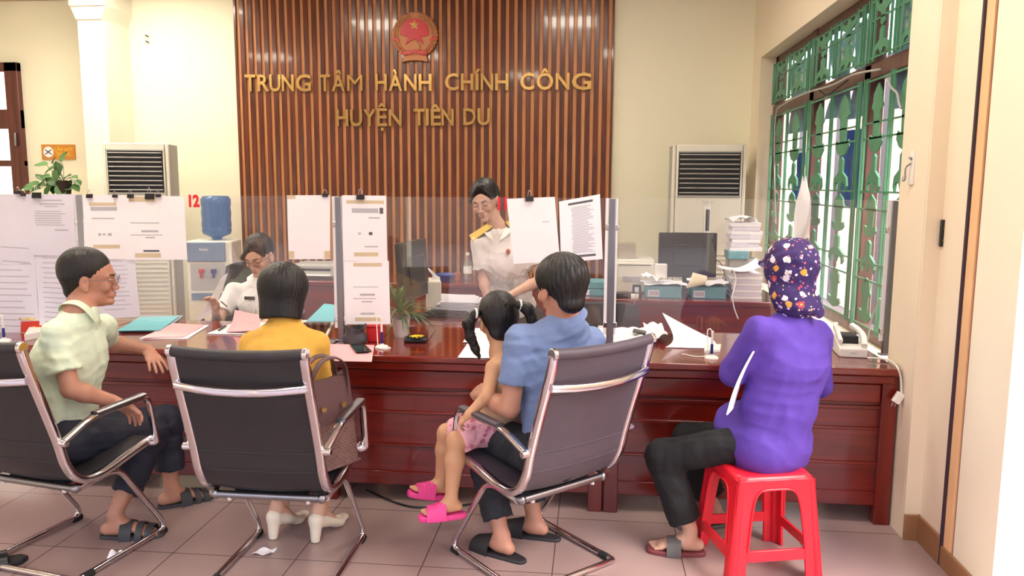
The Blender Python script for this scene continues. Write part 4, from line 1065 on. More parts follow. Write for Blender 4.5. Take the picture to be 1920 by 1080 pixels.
flat('document', 'white sheaf under a pink form beside the blue folder', 'document', [(322, 609), (392, 611), (352, 636), (262, 636)], CT, .005, M['paper'], 'forms on the counter')
flat('pink_form', 'pink form lying on the white sheaf beside the blue folder', 'form', [(320, 606), (384, 610), (345, 632), (268, 634)], CT + .007, .002, M['pinkpaper'], wob=.006)
flat('document', 'white sheaf before the seated clerk, under a raised pink form', 'document', [(440, 606), (510, 606), (500, 628), (388, 627)], CT, .006, M['paper'], 'forms on the counter')
m = MB(); c0, c1, c2, c3 = A(440, 581, 4.35), A(488, 591, 4.30), A(482, 620, 4.12), A(424, 622, 4.12)
m.sheet(lambda u, v: (c0 * (1 - u) + c1 * u) * (1 - v) + (c3 * (1 - u) + c2 * u) * v + V((0, .02 * math.sin(3.1 * v), -.012 * math.sin(3.1 * v))), 8, 8, .002)
tag(m.build('pink_form', M['pinkpaper'], None, smooth=True), 'pink form lifted upright on the white sheaf before the seated clerk', 'form')
flat('pen', 'dark pen on the white sheaf before the seated clerk', 'pen', [(422, 611), (425, 612), (411, 621), (408, 620)], CT + .008, .005, M['black'])
flat('document', 'pink and white form right of the woman in yellow, under a mobile phone', 'document', [(610, 646), (702, 648), (697, 679), (612, 677)], CT, .004, M['pinkpaper'], 'forms on the counter')
t = flat('mobile_phone', 'black mobile phone on the pink form right of the woman in yellow', 'mobile phone', [(656, 648), (684, 648), (697, 660), (667, 662)], CT + .006, .008, M['black'])
flat('phone_screen', None, None, [(658, 649), (682, 649), (694, 659), (669, 660.5)], CT + .0142, .0008, M['bluebin'] if False else mat('phone_glass', (40, 60, 62), .08), None, t)
t = flat('tablet', 'dark tablet with a white rim behind the woman in yellow', 'tablet', [(566, 603), (628, 602), (612, 637), (556, 637)], CT, .010, M['white'])
flat('tablet_screen', None, None, [(569, 604.5), (621, 604.5), (606, 635), (560, 635)], CT + .0102, .0012, mat('tablet_glass', (30, 34, 40), .08), None, t)
m = MB(); c0, c1, c2, c3 = A(608, 570, 4.5), A(640, 573, 4.45), A(640, 603, 4.3), A(574, 603, 4.3)
m.sheet(lambda u, v: (c0 * (1 - u) + c1 * u) * (1 - v) + (c3 * (1 - u) + c2 * u) * v, 4, 4, .005); tag(m.build('folder', M['teal'], None), 'pale blue folder propped up behind the steel post and the tablet', 'folder')
flat('document', 'nearer white sheet in front of the small girl', 'document', [(880, 640), (930, 640), (930, 672), (858, 671)], CT, .003, M['paper'], 'forms on the counter')
flat('document', 'further white sheet in front of the small girl', 'document', [(884, 616), (930, 616), (920, 644), (868, 642)], CT + .004, .003, M['paper'], 'forms on the counter')
flat('document', 'white card leaning at the foot of the steel post behind the man in blue', 'document', [(1122, 605), (1150, 600), (1150, 642), (1118, 640)], CT, .004, M['paper'], 'forms on the counter')
flat('eraser', 'small white block beside the counter pen of the woman in purple', 'block', [(1322, 651), (1352, 650), (1350, 661), (1320, 662)], CT, .015, M['white'])
# crumpled pile right of the third post
for i, (q, z, lab) in enumerate([([(1150, 622), (1228, 620), (1230, 645), (1146, 650)], 0, 'lowest sheet of the crumpled pile right of the steel post'), ([(1150, 630), (1205, 622), (1212, 642), (1152, 652)], .012, 'middle sheet of the crumpled pile right of the steel post'), ([(1205, 617), (1238, 616), (1252, 640), (1215, 648)], .02, 'topmost creased sheet of the pile, nearest the curled document')]):
    c = [AZ(x, y, CT) for x, y in q]; r = random.Random(i + 5); ph = [r.uniform(0, 6) for _ in range(4)]
    def P(u, v, c=c, ph=ph, z=z):
        p = (c[0] * (1 - u) + c[1] * u) * (1 - v) + (c[3] * (1 - u) + c[2] * u) * v
        return V((p.x, p.y, CT + z + .004 + .022 * abs(math.sin(u * 5 + ph[0] + v * 2)) * abs(math.sin(v * 4 + ph[1]))))
    tag(MB().sheet(P, 14, 12, .001).build('crumpled_sheet', M['paper'], None, smooth=True, angle=25), lab, 'paper', 'crumpled sheets on the counter')
flat('pen', 'black marker lying on the crumpled sheets', 'pen', [(1188, 619), (1212, 624), (1210, 629), (1186, 624)], CT + .035, .010, M['black'])
# curled document
p0, p1, p2, p3 = A(1242, 588, 4.35), A(1335, 632, 4.32), A(1350, 645, 4.05), A(1248, 642, 4.05)
def P(u, v):
    base = p0.lerp(p1, u) * (1 - v) + p3.lerp(p2, u) * v
    return V((base.x, base.y, CT + .004 + (1 - v) ** 2.2 * (p0.z - CT) * (1 - u) ** 1.1 + .012 * math.sin(3.14 * v) * 0)) + V((.05 * math.sin(3.14 * v) * (1 - u), 0, 0))
tag(MB().sheet(P, 14, 14, .003).build('curled_document', M['paper'], None, smooth=True), 'thick white document curling up on the counter left of the woman in purple', 'document')

# counter pens on coil stands
def penstand(label, px, py, h=.13, cord=None):
    p = AZ(px, py, CT); t = thing('counter_pen', label, 'pen stand', (p.x, p.y, CT), 0, 'counter pens on coil stands')
    m = MB(); m.lathe([(.034, 0), (.034, .006), (.026, .012), (.010, .014), (.010, .022)], 22); m.build('base', M['white'], t, smooth=True)
    m = MB(); m.tube([(0, 0, .02), (0, 0, h * .55)], [.0075, .0065], 12); m.build('holder', M['blue'], t, smooth=True)
    m = MB(); m.tube([(0, 0, h * .5), (0, 0, h)], [.0058, .005], 12); m.ell((0, 0, h), (.007, .007, .007), 10); m.build('pen_barrel', M['white'], t, smooth=True)
    m = MB(); m.tube(bez(cord or [(.0, 0, h), (-.012, 0, h + .012), (-.022, -.005, h), (-.02, -.012, h * .5), (-.008, -.03, .01), (.03, -.05, .004), (.05, -.02, .004), (.03, .0, .004)], 8), .0026, 8); m.build('cord', M['white'], t, smooth=True)
penstand('white and blue counter pen on its stand beside the red box', 716, 652, .15)
penstand('white and blue counter pen on its stand, left of the woman in purple', 1334, 672, .13, [(0, 0, .13), (-.012, 0, .145), (-.024, 0, .13), (-.02, -.01, .05), (-.03, 0, .012), (-.08, .02, .004), (-.12, .05, .006), (-.14, .03, .01)])
penstand('white and blue counter pen on its stand at the frame edge, above the first chair', 8, 640, .13)
penstand('white and blue counter pen behind the bob-haired woman', 484, 612, .10)
# spiky plant
p = AZ(748, 634, CT); t = thing('spiky_plant', 'spiky green plant in a white pot on the counter beside the steel post', 'plant', (p.x, p.y + .05, CT))
m = MB(); m.lathe([(.034, 0), (.04, .02), (.05, .095), (.052, .1), (.046, .1), (.044, .08)], 24); m.build('pot', M['terr'], t, smooth=True, angle=50)
m = MB(); m.lathe([(.0, .082), (.044, .083)], 20); m.build('soil', M['soil'], t)
m = MB(); r = random.Random(4)
def blade(m, b, d, L, w_, droop, n=7, up=V((0, 0, 1))):
    side = d.cross(up).normalized() if d.cross(up).length > .01 else V((1, 0, 0))
    def fn(u, v): q = b + d * (L * u) + V((0, 0, -droop * L * u * u)); return q + side * ((v - .5) * w_ * math.sin(math.pi * min(1, .12 + u * .88)) ** .6)
    m.sheet(fn, n, 2, .0012)
for i in range(46):
    a = r.uniform(0, 6.28); el = r.uniform(.25, 1.4); d = V((math.cos(a) * math.cos(el) + .15, math.sin(a) * math.cos(el), math.sin(el)))
    blade(m, V((0, 0, .09 + r.random() * .05)), d, r.uniform(.14, .27), r.uniform(.010, .017), r.uniform(.25, .9))
for i in range(10):
    a = r.uniform(0, 6.28); blade(m, V((-.02, 0, .18)), V((math.cos(a) * .4, math.sin(a) * .4, .9)), r.uniform(.10, .16), .022, .2)
m.build('leaves', mat('spider_leaf', (74, 108, 60), .45, var=.35, scale=15), t, smooth=True)
m = MB(); m.tube([(0, 0, .08), (-.01, 0, .2)], [.006, .004], 8); m.build('stem', M['leafdark'], t)
# black dish with a yellow flower, red box, grey bag
p = AZ(779, 640, CT); t = thing('calculator', 'black desk calculator lying on the counter before the spiky plant', 'calculator', (p.x, p.y, CT), .2)
MB().box(-.06, -.045, 0, .06, .045, .022).build('body', M['black'], t, bevel=.006)
m = MB()
for i in range(5):
    for j in range(3): m.box(-.048 + i * .02, -.035 + j * .017, .021, -.034 + i * .02, -.024 + j * .017, .026)
kk = m.build('keys', M['rubber'], t); kk['kind'] = 'stuff'
p = AZ(782, 634, CT + .03); t = thing('yellow_flower', 'small yellow artificial flower resting on the calculator', 'flower', (p.x, p.y, CT + .028))
m = MB()
for i in range(9):
    a = i * .7; blade(m, V((0, 0, 0)), V((math.cos(a) * .8, math.sin(a) * .8, .75)), .05, .018, .5, 5)
m.build('petals', mat('petal_yellow', (240, 204, 40), .5), t, smooth=True); m = MB(); m.tube([(-.03, 0, 0), (.02, 0, .01)], .006, 8); m.build('stalk', M['leafdark'], t)
p = AZ(703, 642, CT); t = thing('red_box', 'small red lidded box on the counter under the stacked sheets', 'box', (p.x, p.y + .03, CT))
MB().box(-.042, -.03, 0, .042, .03, .078).build('body', M['red'], t, bevel=.006); MB().box(-.044, -.032, .078, .044, .032, .092).build('lid', M['red'], t, bevel=.004); m = MB(); m.ell((0, 0, .096), (.010, .010, .007), 12); m.build('lid_knob', M['black'], t, smooth=True)
p = AZ(660, 646, CT); Q = Sdf() if 'Sdf' in globals() else None
m = MB(); m.sheet(lambda u, v: (p.x + (.055 + .01 * math.sin(v * 7)) * math.cos(u * 6.283), p.y + .05 + .05 * math.sin(u * 6.283), CT + .09 * v + .012 * math.sin(u * 13) * v), 30, 10, .003)
tag(m.build('cloth_pouch', M['greybag'], None, smooth=True), 'crumpled dark grey pouch behind the phone and beside the red box', 'pouch')
# computer, tissue box, papers on the return desk
def monitor(label, c, w_, h_, rz, tilt=.1, back=False, txt=None):
    t = thing('monitor', label, 'monitor', c, rz, 'black computer monitors')
    MB().box(-.11, -.09, 0, .11, .09, .015).build('stand_base', M['black'], t, bevel=.006); MB().box(-.03, .0, .01, .03, .03, .16).build('stand_neck', M['black'], t, bevel=.004)
    T = Matrix.Translation((0, 0, .12)) @ Matrix.Rotation(tilt, 4, 'X')
    MB().box(-w_, -.025, 0, w_, .015, h_, T).build('housing', M['black'], t, bevel=.008); sc = MB().box(-w_ + .018, .0155, .02, w_ - .018, .017, h_ - .018, T).build('screen', mat('screen_glass', (16, 18, 24), .1), t)
    m = MB(); m.box(-w_ * .5, -.045, h_ * .25, w_ * .5, -.024, h_ * .75, T); m.build('rear_bulge', M['rubber'], t, bevel=.012)
    return t
pm = A(776, 560, 4.80); monitor('black monitor turned edgewise behind the spiky plant', (pm.x, pm.y, CT), .235, .36, math.radians(83), -.06)
p = AZ(836, 592, CT); t = thing('keyboard', 'black keyboard on the desk right of the spiky plant', 'keyboard', (p.x, p.y, CT), math.radians(-8))
MB().box(-.13, -.08, 0, .13, .08, .02).build('key_bed', M['black'], t, bevel=.004); m = MB()
for i in range(13):
    for j in range(6): m.box(-.12 + i * .0185, -.068 + j * .023, .018, -.105 + i * .0185, -.05 + j * .023, .026)
kk = m.build('keys', M['rubber'], t); kk['kind'] = 'stuff'
p = A(813, 560, 5.12); t = thing('tissue_box', 'cream tissue box with a tissue sticking up, between monitor and papers', 'tissue box', (p.x, p.y, CT), .25)
MB().box(-.045, -.12, 0, .045, .12, .20).build('carton', M['acwhite'], t, bevel=.006)
m = MB(); m.sheet(lambda u, v: (-.02 + .05 * u + .015 * math.sin(v * 5), .015 * math.sin(u * 6), .195 + .085 * v * (1 - .5 * u)), 8, 8, .0012); m.build('tissue', M['paper'], t, smooth=True)
for i in range(9):
    q = [(822 - i * .6, 555 - i), (904 - (i % 3) * 6, 550 - i), (896 - (i % 2) * 5, 572 - i), (818 + (i % 3) * 4, 574 - i)]
    c = [A(x, y, Yq) for (x, y), Yq in zip(q, (5.35, 5.35, 4.98, 4.98))]
    c = [V((a.x, a.y, 0)) for a in c]
    zz = CT + .008 * i
    def P(u, v, c=c, i=i, zz=zz): 
        pp = (c[0] * (1 - u) + c[1] * u) * (1 - v) + (c[3] * (1 - u) + c[2] * u) * v
        return V((pp.x, pp.y, zz + .004 + (.05 * max(0, .55 - u) * (i / 9) * math.sin(3 * v + .2) if i > 3 else 0)))
    tag(MB().sheet(P, 10, 6, .005).build('paper_sheaf', M['paper'] if i % 2 else M['paper2'], None, smooth=True, angle=30), 'white sheaf in the stack beside the tissue box, %s' % ['bottom of the pile', 'second from the bottom', 'third from the bottom', 'fourth from the bottom', 'in the middle', 'fourth from the top', 'third from the top', 'second from the top', 'topmost and curling'][i], 'paper', 'sheaves stacked beside the tissue box')
# things on the desk behind
Yb = 6.72
p = A(833, 510, Yb); t = thing('blue_dish', 'shallow blue dish on the rear desk left of the bottle', 'dish', (p.x, Yb, CT)); m = MB(); m.lathe([(.0, .0), (.07, 0), (.10, .035), (.105, .05), (.098, .05), (.07, .012), (0, .01)], 26); m.build('bowl', M['bluebin'], t, smooth=True)
p = A(857, 508, Yb); t = thing('orange_cup', 'small orange-brown cup between blue dish and bottle', 'cup', (p.x, Yb, CT)); m = MB(); m.lathe([(.025, 0), (.035, .06), (.031, .06), (.022, .006), (0, .005)], 20); m.build('bowl', mat('orange_clay', (190, 96, 56), .5), t, smooth=True)
p = A(877, 510, Yb); t = thing('plastic_bottle', 'clear plastic bottle on the rear desk by the elbow of the standing clerk', 'bottle', (p.x, Yb, CT))
m = MB(); m.lathe([(.036, 0), (.038, .01), (.036, .09), (.038, .12), (.036, .16), (.014, .205), (.014, .22)], 20); m.build('bottle_body', M['bottle'], t, smooth=True); m = MB(); m.lathe([(.016, .218), (.016, .24), (0, .24)], 16); m.build('cap', M['white'], t); m = MB(); m.lathe([(.0385, .06), (.0385, .12)], 20); m.build('paper_label', M['white'], t)
p = A(596, 508, Yb); t = thing('printer', 'pale grey printer on the rear desk under the blank clipped sheet', 'printer', (p.x, Yb, CT)); MB().box(-.2, -.1, 0, .2, .2, .13).build('body', M['acgrey'], t, bevel=.02); MB().box(-.16, -.16, .03, .16, -.09, .04).build('paper_tray', M['white'], t, bevel=.004); MB().box(-.15, -.103, .07, .15, -.099, .09).build('output_slot', M['black'], t)
# office chairs
def ochair(label, x, y, rz, zb=1.02):
    t = thing('office_chair', label, 'chair', (x, y, 0), rz, 'black office chairs of the clerks')
    m = MB(); m.sheet(lambda u, v: ((u - .5) * .46 * (1 - .2 * abs(v - .5)), .21 + .05 * (1 - (2 * u - 1) ** 2) + .05 * v, .56 + (zb - .56) * v - .03 * (2 * u - 1) ** 4 * v), 14, 14, .05); m.build('backrest', M['mesh_dark'], t, smooth=True)
    MB().box(-.24, -.24, .42, .24, .22, .49).build('seat', M['mesh_dark'], t, bevel=.03, segs=4)
    m = MB(); m.tube([(0, 0, .10), (0, 0, .43)], .025, 12); m.build('gas_column', M['black'], t, smooth=True)
    m = MB(); m.tube([(0, .1, .44), (0, .25, .46), (0, .275, .66)], .02, 10); m.build('back_bar', M['black'], t, smooth=True)
    for k in range(5):
        a = k * 2 * math.pi / 5; mm = MB(); mm.tube([(0, 0, .11), (.28 * math.cos(a), .28 * math.sin(a), .07)], [.02, .014], 8); l = mm.build('base_leg', M['black'], t, smooth=True)
        mm = MB(); mm.ell((.28 * math.cos(a), .28 * math.sin(a), .027), (.026, .026, .026), 12); mm.build('caster', M['rubber'], l, smooth=True)
    for s_ in (-1, 1): mm = MB(); mm.tube(fillet([(s_ * .22, .0, .45), (s_ * .29, .0, .50), (s_ * .29, .02, .66), (s_ * .29, -.16, .66)], .04), .014, 8); mm.build('armrest', M['black'], t, smooth=True)
ochair('black office chair behind the seated clerk', -2.36, 5.12, math.radians(6), 1.03)
ochair('black office chair pushed behind the counter near the man in blue', .02, 4.95, math.radians(190), .90)

# ================================================================ rear desk beside the air conditioner
def stack(label, q, z, th, n, m0, names, group):
    pass
Yd2 = 5.86
def bx(name, label, cat, px0, px1, Y, D, z0, h, m, group=None, rz=0, bev=.004, parts=None):
    x0, x1 = A(px0, 540, Y).x, A(px1, 540, Y).x; t = thing(name, label, cat, ((x0 + x1) / 2, Y, z0), rz, group); w_ = (x1 - x0) / 2
    MB().box(-w_, 0, 0, w_, D, h).build('body', m, t, bevel=bev)
    return t, w_
t, w_ = bx('printer', 'cream printer with a grey box on it, beside the dark monitor', 'printer', 1152, 1226, 6.1, .3, CT, .24, M['acwhite'], bev=.012)
MB().box(-w_ * .6, -.004, .09, w_ * .3, .002, .13).build('panel', M['print'], t); MB().box(-w_ * .8, -.003, .215, w_ * .8, .003, .22).build('output_slot', M['rubber'], t); MB().box(-w_, .02, .24, w_, .3, .255).build('lid', M['white'], t, bevel=.004)
t, w_ = bx('storage_box', 'grey-brown box standing on the cream printer', 'box', 1154, 1190, 6.2, .15, CT + .256, .12, mat('grey_carton', (176, 166, 150), .7), bev=.003)
MB().box(-w_, -.002, .085, w_, 0, .088).build('lid_line', M['print'], t)
ZT = CT
for i, (l0, l1, z, lab) in enumerate([(1094, 1134, 0, 'lower blue-green paper ream by the steel post behind the man in blue'), (1094, 1134, .055, 'upper blue-green paper ream by the steel post behind the man in blue')]):
    t, w_ = bx('paper_ream', lab, 'paper ream', l0, l1, 5.9, .22, ZT + z, .052, M['tealbox'], 'wrapped paper reams'); MB().box(-w_ + .004, -.002, .006, -w_ * .45, .001, .046).build('ream_label', M['paper'], t)
for i, (l0, l1, lab) in enumerate([(1212, 1278, 'blue-green carton of papers in front of the dark monitor, nearer the printer'), (1298, 1362, 'blue-green carton of papers in front of the dark monitor, nearer the paper tower')]):
    t, w_ = bx('paper_carton', lab, 'carton', l0, l1, Yd2, .24, ZT, .088, M['tealbox'], 'blue-green cartons before the monitor')
    MB().box(-w_ * .9, -.002, .01, -w_ * .25, .001, .06).build('carton_label', M['paper2'], t); m = MB()
    for k in range(6): m.box(-w_ * (.8 - .09 * k), -.003, .02, -w_ * (.77 - .09 * k), -.0015, .05)
    bb = m.build('barcode', M['printdark'], t); bb['kind'] = 'stuff'
def wavy(label, px0, px1, Y0, Y1, z, amp, seed, m0=None, cat='paper', name='loose_sheet', group='loose sheets on the rear desk'):
    r = random.Random(seed); x0, x1 = A(px0, 540, Y0).x, A(px1, 540, Y0).x; ph = [r.uniform(0, 6) for _ in range(3)]
    P = lambda u, v: (x0 + (x1 - x0) * u + .01 * math.sin(5 * v), Y0 + (Y1 - Y0) * v, z + amp * (abs(math.sin(u * 3.4 + ph[0])) * .6 + .4 * abs(math.sin(u * 7 + v * 4 + ph[1]))))
    return tag(MB().sheet(P, 16, 8, .002).build(name, m0 or M['paper'], None, smooth=True, angle=30), label, cat, group)
wavy('crumpled white sheets lying over the carton nearer the printer, lower', 1206, 1288, 5.84, 6.08, ZT + .092, .02, 2); wavy('crumpled white sheets over the carton nearer the printer, upper', 1206, 1240, 5.85, 6.05, ZT + .12, .05, 5)
wavy('crumpled white sheets lying over the carton nearer the paper tower', 1296, 1366, 5.84, 6.08, ZT + .092, .035, 3)
t, w_ = bx('white_cup_box', 'small white box standing on the papers before the dark monitor', 'box', 1228, 1250, 5.9, .08, ZT + .14, .105, M['white'])
MB().box(-w_ * .96, .004, .105, w_ * .96, .076, .1055).build('inner_rim', M['paper2'], t)
m = MB(); c0, c1, c2, c3 = A(1299, 511, 5.86), A(1326, 518, 5.86), A(1322, 533, 5.83), A(1286, 540, 5.8); m.sheet(lambda u, v: (c0 * (1 - u) + c1 * u) * (1 - v) + (c3 * (1 - u) + c2 * u) * v + V((0, -.02 * math.sin(3 * v), 0)), 6, 6, .003)
tag(m.build('cream_booklet', mat('cream_paper', (232, 220, 190), .8), None, smooth=True), 'cream booklet leaning on the carton before the dark monitor', 'booklet')
pc = A(1288, 520, 6.18); t = monitor('large black monitor seen from behind, before the air conditioner', (pc.x, 6.2, CT), .222, .345, math.radians(3), -.05)
p = A(1176, 545, 5.8); t = thing('keyboard', 'dark keyboard at the edge of the rear desk, before the printer', 'keyboard', (p.x, 5.84, CT)); MB().box(-.11, 0, 0, .11, .13, .022).build('key_bed', M['rubber'], t, bevel=.004); MB().box(-.1, .01, .022, .1, .12, .026).build('key_block', M['black'], t)
t, w_ = bx('white_receipt_roll', 'small white block on the keyboard edge of the rear desk', 'block', 1184, 1198, 5.80, .05, CT, .03, M['white'])
t, w_ = bx('desk_calendar', 'small black and white desk calendar beside the printer', 'calendar', 1186, 1202, 6.0, .04, CT + .0, .075, M['black']); MB().box(-w_ * .5, -.002, .02, w_ * .5, 0, .06).build('date_card', M['paper'], t)
# paper tower : two towers, each sheaf its own thing
names10 = ['lowest', 'second', 'third', 'fourth', 'fifth', 'sixth', 'seventh', 'eighth', 'ninth', 'tenth', 'eleventh', 'twelfth']
zz = CT
for i in range(8):
    h = .024; t, w_ = bx('paper_bundle', 'grey-white paper bundle in the near tower beside the headscarf, %s from the bottom' % names10[i] if i else 'lowest grey-white paper bundle of the near tower beside the headscarf', 'paper bundle', 1371 + (i % 3) * 1.5, 1429 - (i % 2) * 1.5, 5.88, .26, zz, h - .0015, M['paper2'] if i % 2 else M['paper'], 'paper bundles of the near tower', rz=.02 * math.sin(i * 3), bev=.002); zz += h
ztop = zz
zz = CT
t, w_ = bx('box_file', 'upright grey box file carrying the rear paper tower', 'box file', 1366, 1424, 6.22, .2, CT, .265, M['acgrey']); zz = CT + .265
t, w_ = bx('paper_carton', 'small blue-green carton low in the rear paper tower', 'carton', 1363, 1402, 6.2, .2, zz, .06, M['tealbox'], None); zz += .06
for i in range(7):
    t, w_ = bx('paper_bundle', 'white paper bundle in the rear tower beside the air conditioner, %s' % ['lowest', 'second up', 'third up', 'fourth up', 'fifth up', 'sixth up', 'topmost'][i], 'paper bundle', 1365 + (i % 3) * 2, 1426 - (i * 7 % 4) * 2, 6.22, .2, zz, .030, M['paper2'] if i % 2 else M['paper'], 'paper bundles of the rear tower', rz=.03 * math.sin(i * 2), bev=.002); zz += .0315
wavy('creased white sheet capping the rear paper tower', 1364, 1414, 6.2, 6.42, zz + .001, .05, 9)
p0, p1, p2, p3 = A(1352, 514, 5.86), A(1428, 520, 5.86), A(1430, 474, 6.0), A(1372, 500, 6.0)
m = MB(); m.sheet(lambda u, v: V((p0.lerp(p1, u) * (1 - v) + p3.lerp(p2, u) * v)) + V((0, 0, max(0, 0) + .0)), 10, 6, .003)
m = MB(); xa, xb = A(1352, 510, 5.86).x, A(1429, 510, 5.86).x
m.sheet(lambda u, v: (xa + (xb - xa) * u, 5.84 + .26 * v, ztop + .006 + .03 * (1 - u) ** 2 + .14 * max(0, u - .45) ** 1.6 * (1 + v * .6)), 16, 6, .003); tag(m.build('curled_document', M['paper'], None, smooth=True), 'white document curling up on the near paper tower beside the headscarf', 'document')
def cable(label, pts, r=.003, m0=None, name='cable', group=None):
    m = MB(); m.tube(bez(pts, 8), r, 8); return tag(m.build(name, m0 or M['white'], None, smooth=True), label, 'cable', group)
cable('thin pale cord hanging down the front of the rear desk below the keyboard', [A(1190, 546, 5.72), A(1192, 556, 5.72), A(1186, 580, 5.71), A(1178, 612, 5.71)], .003, mat('cord_brown', (150, 120, 110), .6))
cable('white cord looping down from the near paper tower', [A(1366, 512, 5.84), A(1374, 505, 5.83), A(1380, 525, 5.82), A(1374, 552, 5.73), A(1376, 575, 5.72), A(1384, 598, 5.72)], .004)
cable('black cable arching behind the large black monitor', [A(1335, 488, 6.3), A(1350, 492, 6.35), A(1358, 515, 6.35), A(1345, 530, 6.3), A(1330, 534, 6.2)], .003, M['black'])

# ================================================================ things at the ends of the counter
p = AZ(1600, 671, CT); t = thing('telephone', 'cream desk telephone at the barred-window end of the counter', 'telephone', (p.x, p.y, CT), math.radians(-6))
m = MB(); m.prism([(0, 0), (.0, .045), (.05, .060), (.19, .085), (.20, 0)], -.066, .066, 'x'); m.build('body', M['white'], t, bevel=.006)
m = MB(); m.box(-.050, .05, .045, .030, .17, .098, Matrix.Rotation(.0, 4, 'X')); m.build('keypad_recess', M['rubber'], t, bevel=.004)
m = MB(); m.tube(bez([(-.058, .02, .075), (-.062, .08, .105), (-.060, .17, .125), (-.05, .2, .13)], 5), 1, 10, flat=(.010, .012)); m.build('cradle_arm', M['white'], t, smooth=True)
m = MB(); m.tube(bez([(.05, .01, .06), (.056, .08, .095), (.045, .15, .115), (.02, .19, .13)], 5), 1, 10, flat=(.014, .012)); m.build('handset', M['white'], t, smooth=True)
text('maker_mark', 'VNPT', .014, M['print'], (.0, -.001, .022), (math.pi / 2, 0, 0), t)
cable('cream cord running from the telephone over the counter end to a hanging plug', [AZ(1626, 671, CT + .01), AZ(1645, 672, CT + .012), AZ(1668, 676, CT + .01), A(1682, 688, 3.685), A(1689, 710, 3.68), A(1690, 738, 3.68)], .0042)
p = A(1684, 746, 3.678); t = thing('plug', 'small white plug hanging at the counter end', 'plug', tuple(p), 0); MB().box(-.018, -.012, -.026, .018, .012, .026, Matrix.Rotation(.5, 4, 'Y')).build('plug_body', M['white'], t, bevel=.004); m = MB(); [m.tube([(x - .014, 0, -.024), (x - .022, 0, -.040)], .0025, 6) for x in (-.006, .008)]; m.build('pins', M['chrome'], t)
# name sign and white box at the far end
p = AZ(48, 632, CT); t = thing('name_sign', 'red name sign with gold lettering on the counter behind the balding man', 'sign', (p.x, p.y + .1, CT), 0)
s0 = (A(82, 600, p.y + .1).x - A(14, 600, p.y + .1).x) / 2; T = Matrix.Rotation(-.15, 4, 'X')
MB().box(-s0, 0, 0.0, s0, .012, .155, T).build('plate', M['redsign'], t, bevel=.003); m = MB(); m.box(-s0, -.002, .148, s0, .0, .153, T); m.box(-s0, -.002, .002, s0, 0, .007, T); m.build('plate_border', M['goldmatt'], t); MB().box(-s0, .0, 0, s0, .07, .006).build('foot', M['white'], t)
text('sign_words', 'ĐÀO THẾ V', .045, M['yellow'], (0, .010, .085), (math.pi / 2 - .15, 0, 0), t, .0006, bold=.001)
text('sign_small_words', 'Chuyên viên', .018, M['yellow'], (0.01, .002, .035), (math.pi / 2 - .15, 0, 0), t, .0006)
flat('white_tray', 'white plastic tray beside the red name sign', 'tray', [(72, 598), (96, 602), (84, 632), (46, 640)], CT, .035, M['white'])
# ================================================================ brown handbag on the middle chair
t = thing('handbag', 'brown monogrammed handbag standing on the seat beside the woman in yellow', 'handbag', (-1.075, 3.02, .445), math.radians(58))
mb_ = mat('bag_leather', (92, 66, 68), .45, var=.1); m_, nt, b = newmat('bag_monogram'); tc = N(nt, 'ShaderNodeTexCoord'); br = N(nt, 'ShaderNodeTexBrick'); br.inputs['Scale'].default_value = 22; mpb = N(nt, 'ShaderNodeMapping'); mpb.inputs['Rotation'].default_value = (math.pi / 2, 0, 0); nt.links.new(tc.outputs['Object'], mpb.inputs[0]); nt.links.new(mpb.outputs[0], br.inputs[0]); br.inputs['Color1'].default_value = (*srgb((112, 84, 80)), 1); br.inputs['Color2'].default_value = (*srgb((90, 66, 64)), 1); br.inputs['Mortar'].default_value = (*srgb((140, 112, 104)), 1); nt.links.new(br.outputs[0], b.inputs['Base Color']); b.inputs['Roughness'].default_value = .5
def bagP(u, v):
    a = u * 2 * math.pi; w_ = .15 * (1 - .18 * v); d_ = .062 * (1 - .55 * v ** 2)
    return (math.copysign(abs(math.cos(a)) ** .45, math.cos(a)) * w_, math.copysign(abs(math.sin(a)) ** .6, math.sin(a)) * d_, .36 * v + .01 * math.sin(a * 3) * v)
m = MB(); m.sheet(bagP, 40, 14, .004); m.box(-.145, -.058, 0, .145, .058, .006); m.build('bag_body', m_, t, smooth=True, angle=60)
m = MB(); m.sheet(lambda u, v: tuple(V(bagP(u, .52 + .49 * v)) * 1.0 + V((math.cos(u * 6.283), math.sin(u * 6.283), 0)) * .004), 40, 8, .003); m.build('leather_band', mb_, t, smooth=True)
for s_ in (-1, 1):
    m = MB(); m.tube(bez([(-.085, s_ * .03, .28), (-.08, s_ * .035, .38), (-.03, s_ * .03 - .01, .45), (.04, s_ * .03 - .02, .45), (.09, s_ * .035, .39), (.095, s_ * .03, .28)], 6), 1, 8, flat=(.014, .004)); m.build('handle', mb_, t, smooth=True)
for s_ in (-1, 1): m = MB(); m.lathe([(.012, 0), (.012, .004)], 14, T=Matrix.Translation((s_ * .05, -.066, .26)) @ Matrix.Rotation(math.pi / 2, 4, 'X')); m.build('ring', M['gold'], t)
